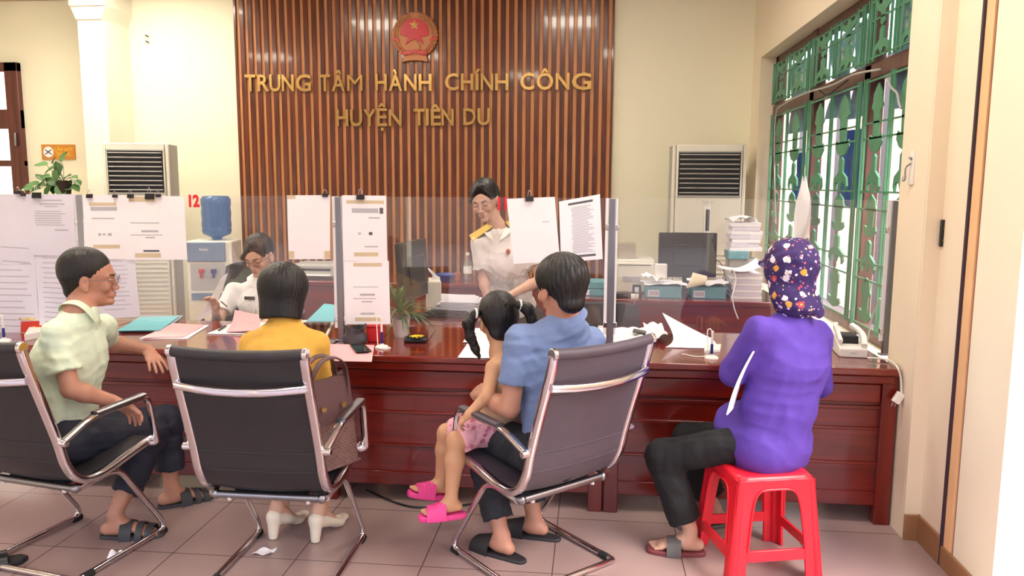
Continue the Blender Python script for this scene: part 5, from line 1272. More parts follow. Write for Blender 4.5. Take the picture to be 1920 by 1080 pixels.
# ================================================================ potted pothos on a cabinet, far left
pc = A(106, 362, 6.0); zc = pc.z - .02; t = thing('filing_cabinet', 'tall grey filing cabinet carrying the leafy plant behind the notices', 'cabinet', (pc.x, 5.95, 0)); MB().box(-.19, 0, 0, .19, .4, zc).build('body', M['acgrey'], t, bevel=.004)
for k in range(4):
    d_ = MB().box(-.18, -.012, .03 + k * (zc - .05) / 4, .18, .0, (k + 1) * (zc - .05) / 4).build('drawer', M['acgrey'], t, bevel=.003); MB().box(-.05, -.024, .03 + (k + .55) * (zc - .05) / 4, .05, -.012, .045 + (k + .55) * (zc - .05) / 4).build('drawer_handle', M['steel'], d_)
t = thing('potted_pothos', 'leafy green pothos in a dark pot below the no-smoking sign', 'plant', (pc.x, 6.1, zc))
m = MB(); m.lathe([(.045, 0), (.06, .11), (.062, .12), (.054, .12), (.05, .1), (0, .1)], 20); m.build('pot', M['soil'], t, smooth=True, angle=50)
m = MB(); sm = MB(); r = random.Random(11)
def heart(m, b, d, L, up=V((0, -.5, 1))):
    side = d.cross(up).normalized(); nn = side.cross(d).normalized()
    def fn(u, v):
        w_ = L * .42 * (math.sin(math.pi * min(1, u * .92 + .10)) ** .75); t_ = (v - .5) * 2
        return b + d * (L * u) + side * (t_ * w_) + nn * (-.25 * L * u * u + .10 * L * abs(t_))
    m.sheet(fn, 7, 4, .0012)
spots = [(118, 294, 68, .9), (92, 318, 200, .9), (76, 308, 170, 1.0), (108, 312, 110, .8), (104, 330, 250, .9), (84, 330, 150, .8), (126, 330, 30, .8), (138, 332, 10, .8), (146, 342, -20, .7), (70, 350, 190, 1.2), (58, 346, 175, 1.2), (92, 350, 240, 1.1), (122, 350, -30, 1.0), (100, 352, 270, 1.0), (80, 340, 210, .9), (132, 352, 0, 1.0), (112, 322, 60, .7), (96, 340, 120, 1.0), (50, 354, 182, 1.0), (128, 342, 50, .7), (143, 352, -40, .7), (100, 300, 80, .6), (64, 356, 200, 1.0), (114, 358, 300, 1.0), (88, 358, 230, 1.0), (74, 332, 140, .7)]
for (px, py, a, s_) in spots:
    q = A(px, py, 6.1 + r.uniform(-.08, .08)) - V((pc.x, 6.1, zc)); a = math.radians(a + r.uniform(-15, 15)); d = V((math.cos(a), r.uniform(-.5, .1), math.sin(a))).normalized(); L = .105 * s_
    heart(m, q - d * L * .5, d, L); sm.tube(bez([(0, 0, .1), tuple(q * .5 + V((0, 0, .07))), tuple(q - d * L * .5)], 5), .0022, 5)
o = m.build('leaves', M['leaf'], t, smooth=True); o = sm.build('stems', M['leafdark'], t)
# ================================================================ litter, cable, fittings
def litter(label, px, py, w_, d_, h_, seed, name, m0):
    p = AZ(px, py, 0); r = random.Random(seed); ph = [r.uniform(0, 6) for _ in range(3)]
    m = MB(); m.sheet(lambda u, v: (p.x + (u - .5) * w_ + (v - .5) * d_ * .3, p.y + (v - .5) * d_, .004 + h_ * (math.sin(4 * u + ph[0]) * math.sin(3.2 * v + ph[1])) ** 2), 10, 10, .001); return tag(m.build(name, m0, None, smooth=True, angle=25), label, 'litter')
litter('crumpled white tissue on the floor beside the runner of the first chair', 221, 1044, .05, .055, .03, 3, 'crumpled_tissue', M['paper'])
litter('flat white sweet wrapper on the floor behind the white heels', 496, 1037, .078, .055, .010, 5, 'sweet_wrapper', M['paper'])
cable('black cable lying on the floor under the counter', [(-1.15, 3.85, .006), (-.95, 3.70, .006), (-.80, 3.66, .006), (-.60, 3.72, .006), (-.4, 3.86, .006)], .005, M['black'], 'floor_cable')
p = AX(1710, 315, XR - .003); t = thing('wall_hook', 'white hook plate on the wall strip beside the window', 'hook', (XR, p.y, p.z)); MB().box(-.008, -.022, -.075, 0, .022, .075).build('plate', M['white'], t, bevel=.002)
m = MB(); m.tube(bez([(-.008, 0, .02), (-.03, .0, .0), (-.03, 0, -.05), (-.035, .015, -.055), (-.03, .03, -.04)], 5), .004, 8); m.tube([(-.008, 0, .04), (-.02, -.01, .045)], .006, 8); m.build('hook', M['steel'], t, smooth=True)
p = A(1768, 437, YJOG - .024); t = thing('door_holder', 'small black fitting with two yellow studs on the wall corner', 'wall fitting', (p.x - .0, YJOG - .021, p.z)); MB().box(-.014, -.022, -.058, .014, 0, .058).build('housing', M['black'], t, bevel=.003)
for k in (-.03, .022): m = MB(); m.ell((0, -.023, k), (.007, .004, .008), 10); m.build('stud', mat('stud_yellow', (160, 150, 40), .5), t, smooth=True)
# wires along the window and the white bag
zf = lambda px, py: AX(px, py, XW - .06)
cable('pale wire running up the far window jamb and along the middle rail', [zf(1455, 420), zf(1452, 300), zf(1455, 215), zf(1470, 195), zf(1510, 175), zf(1560, 160), zf(1600, 140), zf(1650, 130)], .006, M['acgrey'], 'window_wire')
cable('dark wire sagging from the upper to the middle window rail', [zf(1535, 168), zf(1550, 178), zf(1570, 165), zf(1590, 150)], .005, M['rubber'], 'window_wire')
cable('pale wire curling at the near upper corner of the lower window', [zf(1664, 148), zf(1672, 165), zf(1682, 175), zf(1686, 195), zf(1690, 203)], .006, M['acgrey'], 'window_wire')
cable('pale wire hanging low at the near corner of the window', [zf(1650, 560), zf(1636, 590), zf(1628, 630), zf(1622, 655)], .005, M['acgrey'], 'window_wire')
c0 = AX(1508, 335, XW - .12); m = MB()
m.sheet(lambda u, v: (c0.x + .05 * math.sin(u * 6.283) * (.3 + v) * .8, c0.y + (.10 + .14 * math.sin(3.14 * v) ) * (math.cos(u * 6.283)) * (.25 + .75 * min(1, v * 3)) * .7, c0.z - .42 * v + .02 * math.sin(u * 19)), 28, 16, .002)
tag(m.build('plastic_bag', M['paper'], None, smooth=True), 'white plastic bag hanging on the window grille', 'bag')
# held things
m = MB(); c = [A(415, 522, 4.62), A(427, 512, 4.66), A(398, 586, 4.60), A(364, 608, 4.52)]
m.sheet(lambda u, v: (c[0] * (1 - u) + c[1] * u) * (1 - v) + (c[3] * (1 - u) + c[2] * u) * v + V((0, .015 * math.sin(3 * v), 0)), 6, 10, .0015); tag(m.build('held_sheet', M['paper'], None, smooth=True), 'white sheet held up by the seated clerk', 'paper')
m = MB(); m.tube([tuple(A(414, 565, 4.58)), tuple(A(426, 575, 4.56))], .004, 8); tag(m.build('pen', M['black'], None, smooth=True), 'black pen held by the seated clerk', 'pen')
m = MB(); c = [A(1412, 660, 3.12), A(1420, 655, 3.30), A(1375, 765, 3.28), A(1363, 778, 3.08)]
m.sheet(lambda u, v: (c[0] * (1 - u) + c[1] * u) * (1 - v) + (c[3] * (1 - u) + c[2] * u) * v + V((-.012 * math.sin(3.1 * v), 0, 0)), 4, 10, .005); tag(m.build('held_document', M['paper'], None, smooth=True), 'folded white document tucked under the arm of the woman in purple', 'document')
# stray sandal tip at the frame edge
p = AZ(-22, 1066, 0); m = MB(); m.prism([(-.045, -.1), (.045, -.1), (.05, .05), (.035, .12), (0, .145), (-.035, .12), (-.05, .05)], 0, .022, 'z', Matrix.Translation((p.x, p.y, 0)) @ Matrix.Rotation(-.9, 4, 'Z'))
t = thing('sandal', 'dark sandal at the frame edge below the first chair', 'sandal', (p.x, p.y, 0), -.9); MB().prism([(-.045, -.1), (.045, -.1), (.05, .05), (.035, .12), (0, .145), (-.035, .12), (-.05, .05)], 0, .022, 'z').build('sole', M['rubber'], t, bevel=.006)
m = MB(); m.sheet(lambda u, v: (math.cos(math.pi * u) * .05, .0 + .07 * v, .01 + .05 * math.sin(math.pi * u)), 14, 4, .005); m.build('strap', M['black'], t, smooth=True)
# ================================================================ people
def bbox_of(pts, mrg):
    a = np.array([[*p] for p in pts], float); return a.min(0) - mrg, a.max(0) + mrg
def a3(p): return np.array([p[0], p[1], p[2]], float)
def mixp(a, b, t): return a3(a) * (1 - t) + a3(b) * t
def person(label, loc): return thing('person', label, 'person', loc)
SKT, SKF = M['skin_tan'], M['skin']
def torso(S, pel, chest, neck, shL, shR, side, wp=(.155, .115), ww=(.14, .105), wc=(.165, .115), drop=.04, sr=.05):
    P, C_, N_ = a3(pel), a3(chest), a3(neck); W_ = P + (C_ - P) * .45
    S.ecap(P - (C_ - P) * drop, W_, side, wp, ww, .04); S.ecap(W_, C_, side, ww, wc, .04)
    S.ecap(C_, C_ + (N_ - C_) * .62, side, wc, (wc[0] * .72, wc[1] * .62), .05)
    for s_ in (shL, shR): S.cone(s_, C_ + (N_ - C_) * .55, sr, sr + .008, .05)
def sleeve(T, sh, el, t, r0=.06, r1=.064): T.cone(sh, mixp(sh, el, t), r0, r1, .03, cut='b')
def collar(T, H, neck, r=.066, h=.035):
    n = a3(neck); d = nrm(H.c - n); T.cone(n - (0, 0, .03), n + d * h, r + .012, r, .012, cut='b')
def footwear(root, ft, m_sole, kind, name='slipper', L=.265, W=.052, m_up=None, back=0.0):
    heel, ball, side, dn = ft; f = nrm((ball - heel) - dn * ((ball - heel) @ dn)); u = -dn
    o = heel - f * (.035 + back) + dn * .030
    Tm = Matrix(((side[0], f[0], u[0], o[0]), (side[1], f[1], u[1], o[1]), (side[2], f[2], u[2], o[2]), (0, 0, 0, 1)))
    out = []
    for k in range(28):
        a = 2 * math.pi * k / 28; y = L / 2 - L / 2 * math.cos(a); w_ = W * (.74 + .26 * min(1, max(0, (y / L - .25) / .35))) * abs(math.sin(a)) ** .55
        out.append((w_ * (1 if math.sin(a) > 0 else -1), y))
    m = MB(); m.prism(out, -.020, .004, 'z', Tm); s_ = keep(m.build(name, m_sole, None, bevel=.006, smooth=True), root)
    up = m_up or m_sole
    def band(y0, y1, h, lift=.0, ribs=0, w_=W, tilt=0):
        q = MB()
        def fn(a_, b_):
            t = math.pi * a_; y = y0 + (y1 - y0) * b_ + tilt * math.cos(t); hh = h - lift * b_
            r = .0022 * math.sin(b_ * ribs * 2 * math.pi) if ribs else 0
            return (math.cos(t) * (w_ + .003), y, -.012 + (hh + .012 + r) * math.sin(t) ** .75)
        q.sheet(fn, 18, 22 if ribs else 8, .006, Tm); keep(q.build(name + '_strap', up, None, smooth=True, angle=60), s_)
    if kind == 'two_strap': band(L * .36, L * .54, .068, .010); band(L * .60, L * .70, .052, .004); band(L * .74, L * .84, .042, .006)
    if kind == 'deep': band(L * .56, L * .90, .072, .034)
    if kind == 'slide': band(L * .46, L * .74, .062, .018)
    if kind == 'ribbed': band(L * .42, L * .82, .060, .026, 7)
    if kind == 'clog':
        q = MB(); q.sheet(lambda a_, b_: (math.cos(math.pi * a_) * (W + .004) * (1 - .25 * b_ ** 2.5) * (1 if b_ < .97 else .9), L * (.40 + .60 * math.sin(b_ * math.pi / 2)), -.012 + (.078 - .055 * b_ ** 1.6) * math.sin(math.pi * a_) ** .7), 20, 12, .005, Tm)
        keep(q.build(name + '_upper', up, None, smooth=True, angle=70), s_)
        q = MB(); q.sheet(lambda a_, b_: (math.cos(math.pi * a_) * (W * .84), L * (.30 - .31 * math.sin(math.pi * a_)), -.01 + b_ * (.030 + .012 * math.sin(math.pi * a_))), 20, 4, .005, Tm)
        keep(q.build(name + '_heel_rim', up, None, smooth=True, angle=70), s_)
    if kind == 'studs':
        band(L * .42, L * .66, .062, .010)
        q = MB()
        for (a_, y) in [(.40, .50), (.5, .54), (.6, .50), (.45, .6), (.56, .6), (.34, .57)]:
            t = math.pi * a_; q.ell((math.cos(t) * (W + .004), L * y, .052 * math.sin(t) ** .75 + .001), (.004, .004, .004), 8, Tm)
        st = q.build('stud', M['chrome'], None, smooth=True); st['kind'] = 'stuff'; keep(st, s_)
    return s_
def skull_hair(W, H, s=1.0, low=-.045, face=(0, .125, -.02), fr=(.10, .085, .095), ear=True):
    W.ell(H.P(0, -.022, .048), np.array((.083, .101, .089)) * H.k * s, H.R, .01)
    W.ecap(H.P(0, -.056, .01), H.P(0, -.060, low), H.r, (.072 * H.k * s, .052 * H.k * s), (.052 * H.k, .038 * H.k), .03)
    W.ell(H.P(*face), np.array(fr) * H.k, H.R, .012, 's')
    if ear:
        for q in (-1, 1): W.ell(H.P(q * .088, .008, -.03), np.array((.03, .030, .042)) * H.k, H.R, .008, 's')

def collar_sheet(root, H, neck, fwd, m0, r0=.058, r1=.082, h=.040, lift=.036, name='shirt_collar', drop=.03, gap=.22):
    n0 = a3(neck); ax = nrm((H.c - H.u * .05) - n0); f = nrm(fwd); f = nrm(f - ax * (f @ ax)); s_ = np.cross(f, ax); m = MB()
    def fn(u, v):
        a = math.pi / 2 + gap + u * (2 * math.pi - 2 * gap); fr = max(0.0, math.sin(a)); r = r0 + (r1 - r0) * v
        return tuple(n0 + ax * (lift - (h + drop * fr ** 2) * v - .012 * fr) + (s_ * math.cos(a) + f * math.sin(a)) * (r + .010 * fr * v))
    m.sheet(fn, 36, 5, .003); keep(m.build(name, m0, None, smooth=True), root)
def strands(H, amp=.002, n=26, c=(0, -.02, .07), tw=14):
    C_ = H.P(*c); r, f_, u = H.r, H.f, H.u
    def fn(X, Y, Z):
        x, y, z = X - C_[0], Y - C_[1], Z - C_[2]
        a = np.arctan2(x * r[0] + y * r[1] + z * r[2], x * f_[0] + y * f_[1] + z * f_[2]); h = x * u[0] + y * u[1] + z * u[2]
        return -amp * np.abs(np.sin(a * n / 2 + 1.2 * np.sin(h * tw * 2.2 + a * 3))) - amp * .5 * np.sin(a * n * 1.3 + h * 40)
    return fn
# ---------------------------------------------------------------- man in pale green
def man_green():
    root = person('balding man in pale green shirt and navy trousers, seated sideways in profile', (-2.25, 3.1, 0))
    mshirt = mat('pale_green_shirt', (216, 232, 208), 0.8, var=0.05, scale=10, bump=.25, bscale=25)
    mtr = mat('navy_trousers', (32, 36, 54), 0.75, var=0.12, scale=8, bump=.25, bscale=18)
    hd = A(168, 524, 3.2); H = Head(hd, (.90, .42, -.05), (0.02, 0.0, 1), 1.04)
    neck = A(148, 588, 3.12); shR = A(106, 628, 3.0); shL = A(192, 614, 3.36)
    side = nrm(a3(shR - shL)); pel = A(106, 805, 3.1); chest = A(132, 668, 3.12)
    elR = A(132, 730, 2.96); wrR = A(212, 752, 3.10); haR = A(258, 776, 3.17)
    elL = A(196, 640, 3.58); wrL = A(278, 656, 3.70)
    hipR, hipL = A(120, 830, 3.02), A(130, 812, 3.2)
    knR, anR = A(284, 812, 3.44), A(216, 962, 3.2); knL, anL = A(312, 788, 3.58), A(322, 918, 3.56)
    S = Sdf(); H.sdf(S); S.cone(H.P(0, -.018, -.05), neck, .056, .060, .02); S.cone(neck, chest, .06, .07, .03)
    arm(S, shR, elR, wrR); arm(S, shL, elL, wrL); S.ecap(chest, pel, side, (.12, .08), (.12, .09), .03)
    b1 = hand(S, wrR, haR - wrR, (0.45, -.05, -.9), thumb=-1, curl=(.35, .45, .35), spread=.12)
    b2 = hand(S, wrL, A(305, 700, 3.60) - wrL, (-.55, .5, -.7), thumb=1, curl=(.12, .22, .18), spread=.14)
    leg(S, hipR, knR, anR, .95); leg(S, hipL, knL, anL, .95)
    dR = nrm(a3(AZ(300, 1000, 0.03) - AZ(195, 1004, 0.03))); dL = nrm(a3(AZ(412, 938, 0.03) - AZ(320, 960, 0.03)))
    anR.z = .088; anL.z = .088
    fR = foot(S, anR, dR, 1.0); fL = foot(S, anL, dL, 1.0); hb = bbox_of([H.P(0, 0, .03)], .145)
    fb = [bbox_of([anR, a3(anR) + dR * .15], .09), bbox_of([anL, a3(anL) + dL * .15], .09)]
    sdf_mesh('person_body', S, .0065, SKT, root, fine=[(hb[0], hb[1], .0028), (b1[0], b1[1], .0026), (b2[0], b2[1], .0026), (fb[0][0], fb[0][1], .004), (fb[1][0], fb[1][1], .004)])
    H.details(root, glasses=M['steel'])
    T = Sdf(); torso(T, pel, chest, neck, shL, shR, side, (.165, .145), (.155, .13), (.17, .13))
    sleeve(T, shR, elR, .68, .054, .064); sleeve(T, shL, elL, .62); collar(T, H, neck)
    T.cone(mixp(neck, chest, .1) + side * .02 + a3((.03, .03, 0)), mixp(neck, chest, .75) + a3((.10, .05, 0)), .028, .02, .03)
    T.post = folds(.0045, .10, (0, 0, .6), 3); sdf_mesh('shirt', T, .006, mshirt, root)
    collar_sheet(root, H, neck, (.9, .35, 0), mshirt)
    U = Sdf()
    for hp, kn, an in ((hipR, knR, anR), (hipL, knL, anL)):
        U.cone(hp, kn, .098, .072, .04); U.cone(kn, mixp(kn, an, .72), .074, .068, .03, cut='b')
    U.ecap(hipR, hipL, (0, 0, 1), (.10, .12), (.10, .12), .05); U.ecap(pel, pel + V((0, 0, .05)), side, (.15, .115), (.14, .10), .04)
    U.post = folds(.005, .12, (0, .5, .5), 5); sdf_mesh('trousers', U, .0065, mtr, root)
    W = Sdf(); skull_hair(W, H, 1.0, -.04, (0, .128, -.015), (.10, .080, .100)); W.post = strands(H, .0016, 34); sdf_mesh('hair', W, .0035, M['hair'], root)
    ms = mat('charcoal_sandal', (62, 62, 68), 0.6, var=.1)
    footwear(root, fR, ms, 'two_strap', L=.285, W=.055); footwear(root, fL, ms, 'two_strap', L=.285, W=.055)
man_green()

# ---------------------------------------------------------------- woman in yellow
def woman_yellow():
    root = person('woman with black bob, yellow top and white heels, seated with her back turned', (-1.27, 3.1, 0))
    my = mat('yellow_top', (222, 172, 74), 0.85, var=.04, scale=14, bump=.2, bscale=40); mt = mat('black_trousers_y', (26, 26, 32), .8, bump=.2)
    hd = A(534, 552, 3.2); H = Head(hd, (-.08, 1, -.22), (0, 0, 1), .98)
    neck = A(533, 606, 3.15); shL = A(474, 646, 3.14); shR = A(592, 644, 3.14); side = (1, 0, 0)
    pel = V((-1.27, 3.02, .53)); chest = V((-1.272, 3.10, .86)); hipL, hipR = V((-1.36, 3.05, .51)), V((-1.18, 3.05, .51))
    knL, knR = V((-1.37, 3.44, .50)), V((-1.17, 3.44, .50)); anL, anR = A(527, 962, 3.36), A(599, 968, 3.33)
    elL, wrL = V((-1.52, 3.22, .74)), V((-1.42, 3.68, .79)); elR, wrR = A(600, 718, 3.18), V((-1.33, 3.58, .80))
    S = Sdf(); H.sdf(S, True); S.cone(H.P(0, -.018, -.05), neck, .048, .052, .02); arm(S, shL, elL, wrL, .85); arm(S, shR, elR, wrR, .85)
    S.ecap(chest, pel, side, (.11, .08), (.12, .09), .03); S.cone(neck, chest, .05, .07, .03)
    b1 = hand(S, wrL, (.15, 1, .0), (0, 0, -1), thumb=1, curl=(.2, .3, .2), k=.9); b2 = hand(S, wrR, (-.1, 1, .0), (0, 0, -1), thumb=-1, curl=(.2, .3, .2), k=.9)
    leg(S, hipL, knL, anL, .86); leg(S, hipR, knR, anR, .86); fb = []
    shoes = []
    for an, hp, tp in ((anL, (513, 1010), (552, 984)), (anR, (592, 1016), (632, 986))):
        d = nrm(a3(AZ(*tp, .0) - AZ(*hp, .0))); h0 = AZ(*hp, 0); an.x = h0.x + d[0] * .035; an.y = h0.y + d[1] * .035; an.z = .150; dd = nrm(d * .88 + a3((0, 0, -.42)))
        a_ = a3(an); heel = a_ + (0, 0, -.05) - d * .022; ball = heel + d * .150 + a3((0, 0, -.072))
        S.cone(a_, heel, .030, .028, .02); S.ecap(a_ + (0, 0, -.02), ball, np.cross(d, (0, 0, 1)), (.027, .028), (.034, .014), .02); shoes.append((heel, ball, d)); fb.append(bbox_of([a_, ball], .06))
    hb = bbox_of([H.P(0, 0, .03)], .14)
    sdf_mesh('person_body', S, .0065, SKF, root, fine=[(hb[0], hb[1], .003), (b1[0], b1[1], .0028), (b2[0], b2[1], .0028), (*fb[0], .004), (*fb[1], .004)])
    H.details(root)
    T = Sdf(); torso(T, pel, chest, neck, shL, shR, side, (.145, .11), (.125, .10), (.145, .105), sr=.046)
    sleeve(T, shL, elL, .8, .052, .052); sleeve(T, shR, elR, .96, .053, .054); collar(T, H, neck, .060, .048)
    T.post = folds(.003, .12, (0, 0, .4), 11); sdf_mesh('blouse', T, .006, my, root)
    U = Sdf()
    for hp, kn, an in ((hipL, knL, anL), (hipR, knR, anR)): U.cone(hp, kn, .088, .064, .04); U.cone(kn, mixp(kn, an, .86), .064, .05, .03, cut='b')
    U.ecap(pel, pel + V((0, 0, .04)), side, (.15, .11), (.14, .10), .04); sdf_mesh('trousers', U, .007, mt, root)
    W = Sdf(); W.ell(H.P(0, -.022, .042), np.array((.096, .112, .093)), H.R, .01)
    W.ecap(H.P(0, -.035, .03), H.P(0, -.045, -.108), H.r, (.098, .088), (.086, .066), .03, cut='b')
    W.plane(H.P(0, 0, -.104), -H.u + H.f * .1); W.ell(H.P(0, .14, -.05), (.075, .085, .12), H.R, .012, 's')
    W.post = strands(H, .0018, 36, (0, -.03, .05), 6); sdf_mesh('hair', W, .0038, M['hair'], root)
    mw = mat('cream_shoe_leather', (236, 226, 208), .35, var=.02)
    for heel, ball, d in shoes:
        sd = np.cross(d, (0, 0, 1)); Q = Sdf(); toe = ball + d * .075 + a3((0, 0, -.004))
        Q.ecap(heel + a3((0, 0, .0)), ball, sd, (.034, .038), (.042, .020), .02); Q.ecap(ball, toe, sd, (.042, .020), (.026, .014), .02)
        Q.cone(heel + a3((0, 0, .0)) - d * .006, a3((heel[0] - d[0] * .016, heel[1] - d[1] * .016, 0)), .031, .019, .012, cut='b')
        Q.ecap(heel + d * .03 + a3((0, 0, .05)), ball + d * .015 + a3((0, 0, .03)), sd, (.028, .034), (.031, .02), .008, 's')
        Q.plane((0, 0, 0.001), (0, 0, -1)); sdf_mesh('high_heel_shoe', Q, .0032, mw, root)
woman_yellow()

# ---------------------------------------------------------------- man in blue polo
def man_blue():
    root = person('man in blue polo shirt and black trousers, seated with a little girl on his lap', (-.18, 3.15, 0))
    mp = mat('blue_polo', (116, 136, 178), .85, var=.05, scale=10, bump=.25, bscale=30); mt = mat('dark_jeans', (38, 42, 50), .8, var=.15, bump=.25)
    hd = A(1050, 540, 3.06); H = Head(hd, (-.62, .76, -.20), (0.0, 0.0, 1), 1.03)
    neck = A(1062, 594, 3.08); fw_ = nrm((-.68, .73, 0)); rt_ = nrm((.73, .68, 0)); side = rt_
    shL = A(975, 638, 3.02); shR = A(1106, 640, 3.26); chest = A(1042, 680, 3.14); pel = V((-.13, 3.10, .53))
    elL = A(956, 765, 2.99); wrL = A(898, 742, 3.20); elR, wrR = V((.02, 3.52, .80)), V((-.22, 3.68, .81))
    hipL, hipR = pel - V(rt_) * .09, pel + V(rt_) * .09; knL, knR = V((-.50, 3.40, .50)), V((-.33, 3.56, .50))
    anL, anR = A(942, 1010, 3.22), A(1003, 984, 3.42)
    S = Sdf(); H.sdf(S); S.cone(H.P(0, -.018, -.05), neck, .056, .06, .02); S.cone(neck, chest, .06, .07, .03); S.ecap(chest, pel, side, (.12, .08), (.12, .09), .03)
    arm(S, shL, elL, wrL, 1.05); arm(S, shR, elR, wrR)
    b1 = hand(S, wrL, (-.25, 1.0, .05), (.5, .2, -.6), thumb=-1, curl=(.5, .5, .4)); b2 = hand(S, wrR, (-.6, .3, -.05), (0, 0, -1), thumb=1)
    leg(S, hipL, knL, anL, .95); leg(S, hipR, knR, anR, .95); anL.z = .085; anR.z = .085
    dL = nrm(a3(AZ(892, 1022, .02) - AZ(985, 1058, .02))); dR = nrm(a3(AZ(955, 992, .02) - AZ(1050, 1010, .02)))
    fL = foot(S, anL, dL, .95); fR = foot(S, anR, dR, .95); fb = [bbox_of([anL, a3(anL) + dL * .15], .08), bbox_of([anR, a3(anR) + dR * .15], .08)]
    hb = bbox_of([H.P(0, 0, .03)], .145)
    sdf_mesh('person_body', S, .0065, SKT, root, fine=[(hb[0], hb[1], .003), (b1[0], b1[1], .0028), (b2[0], b2[1], .0028), (*fb[0], .004), (*fb[1], .004)])
    H.details(root)
    T = Sdf(); torso(T, pel, chest, neck, shL, shR, side, (.155, .12), (.145, .115), (.17, .12), sr=.056, drop=-.06); sleeve(T, shL, elL, .66, .060, .064); sleeve(T, shR, elR, .6); collar(T, H, neck, .068, .03)
    T.post = folds(.004, .11, (0, 0, .6), 21); sdf_mesh('polo_shirt', T, .006, mp, root)
    collar_sheet(root, H, neck, fw_, mp, .060, .084)
    U = Sdf()
    for hp, kn, an in ((hipL, knL, anL), (hipR, knR, anR)): U.cone(hp, kn, .095, .074, .04); U.cone(kn, mixp(kn, an, .84), .076, .066, .03, cut='b')
    U.ecap(pel, pel + V((0, 0, .05)), side, (.16, .12), (.15, .11), .04); U.post = folds(.005, .10, (0, .5, .5), 8); sdf_mesh('trousers', U, .0065, mt, root)
    W = Sdf(); W.ell(H.P(0, -.022, .044), np.array((.094, .112, .090)) * 1.02, H.R, .01); W.ecap(H.P(0, -.055, .01), H.P(0, -.062, -.055), H.r, (.080, .056), (.056, .036), .03)
    W.ell(H.P(0, .135, -.03), (.10, .080, .10), H.R, .012, 's')
    for q in (-1, 1): W.ell(H.P(q * .092, .012, -.028), (.028, .026, .036), H.R, .008, 's')
    W.post = strands(H, .0032, 30); sdf_mesh('hair', W, .0035, M['hair'], root)
    ms = mat('black_clog', (40, 40, 44), 0.6, var=.1); footwear(root, fL, ms, 'deep', L=.30, W=.054, back=.055); footwear(root, fR, ms, 'deep', L=.30, W=.054, back=.055)
man_blue()

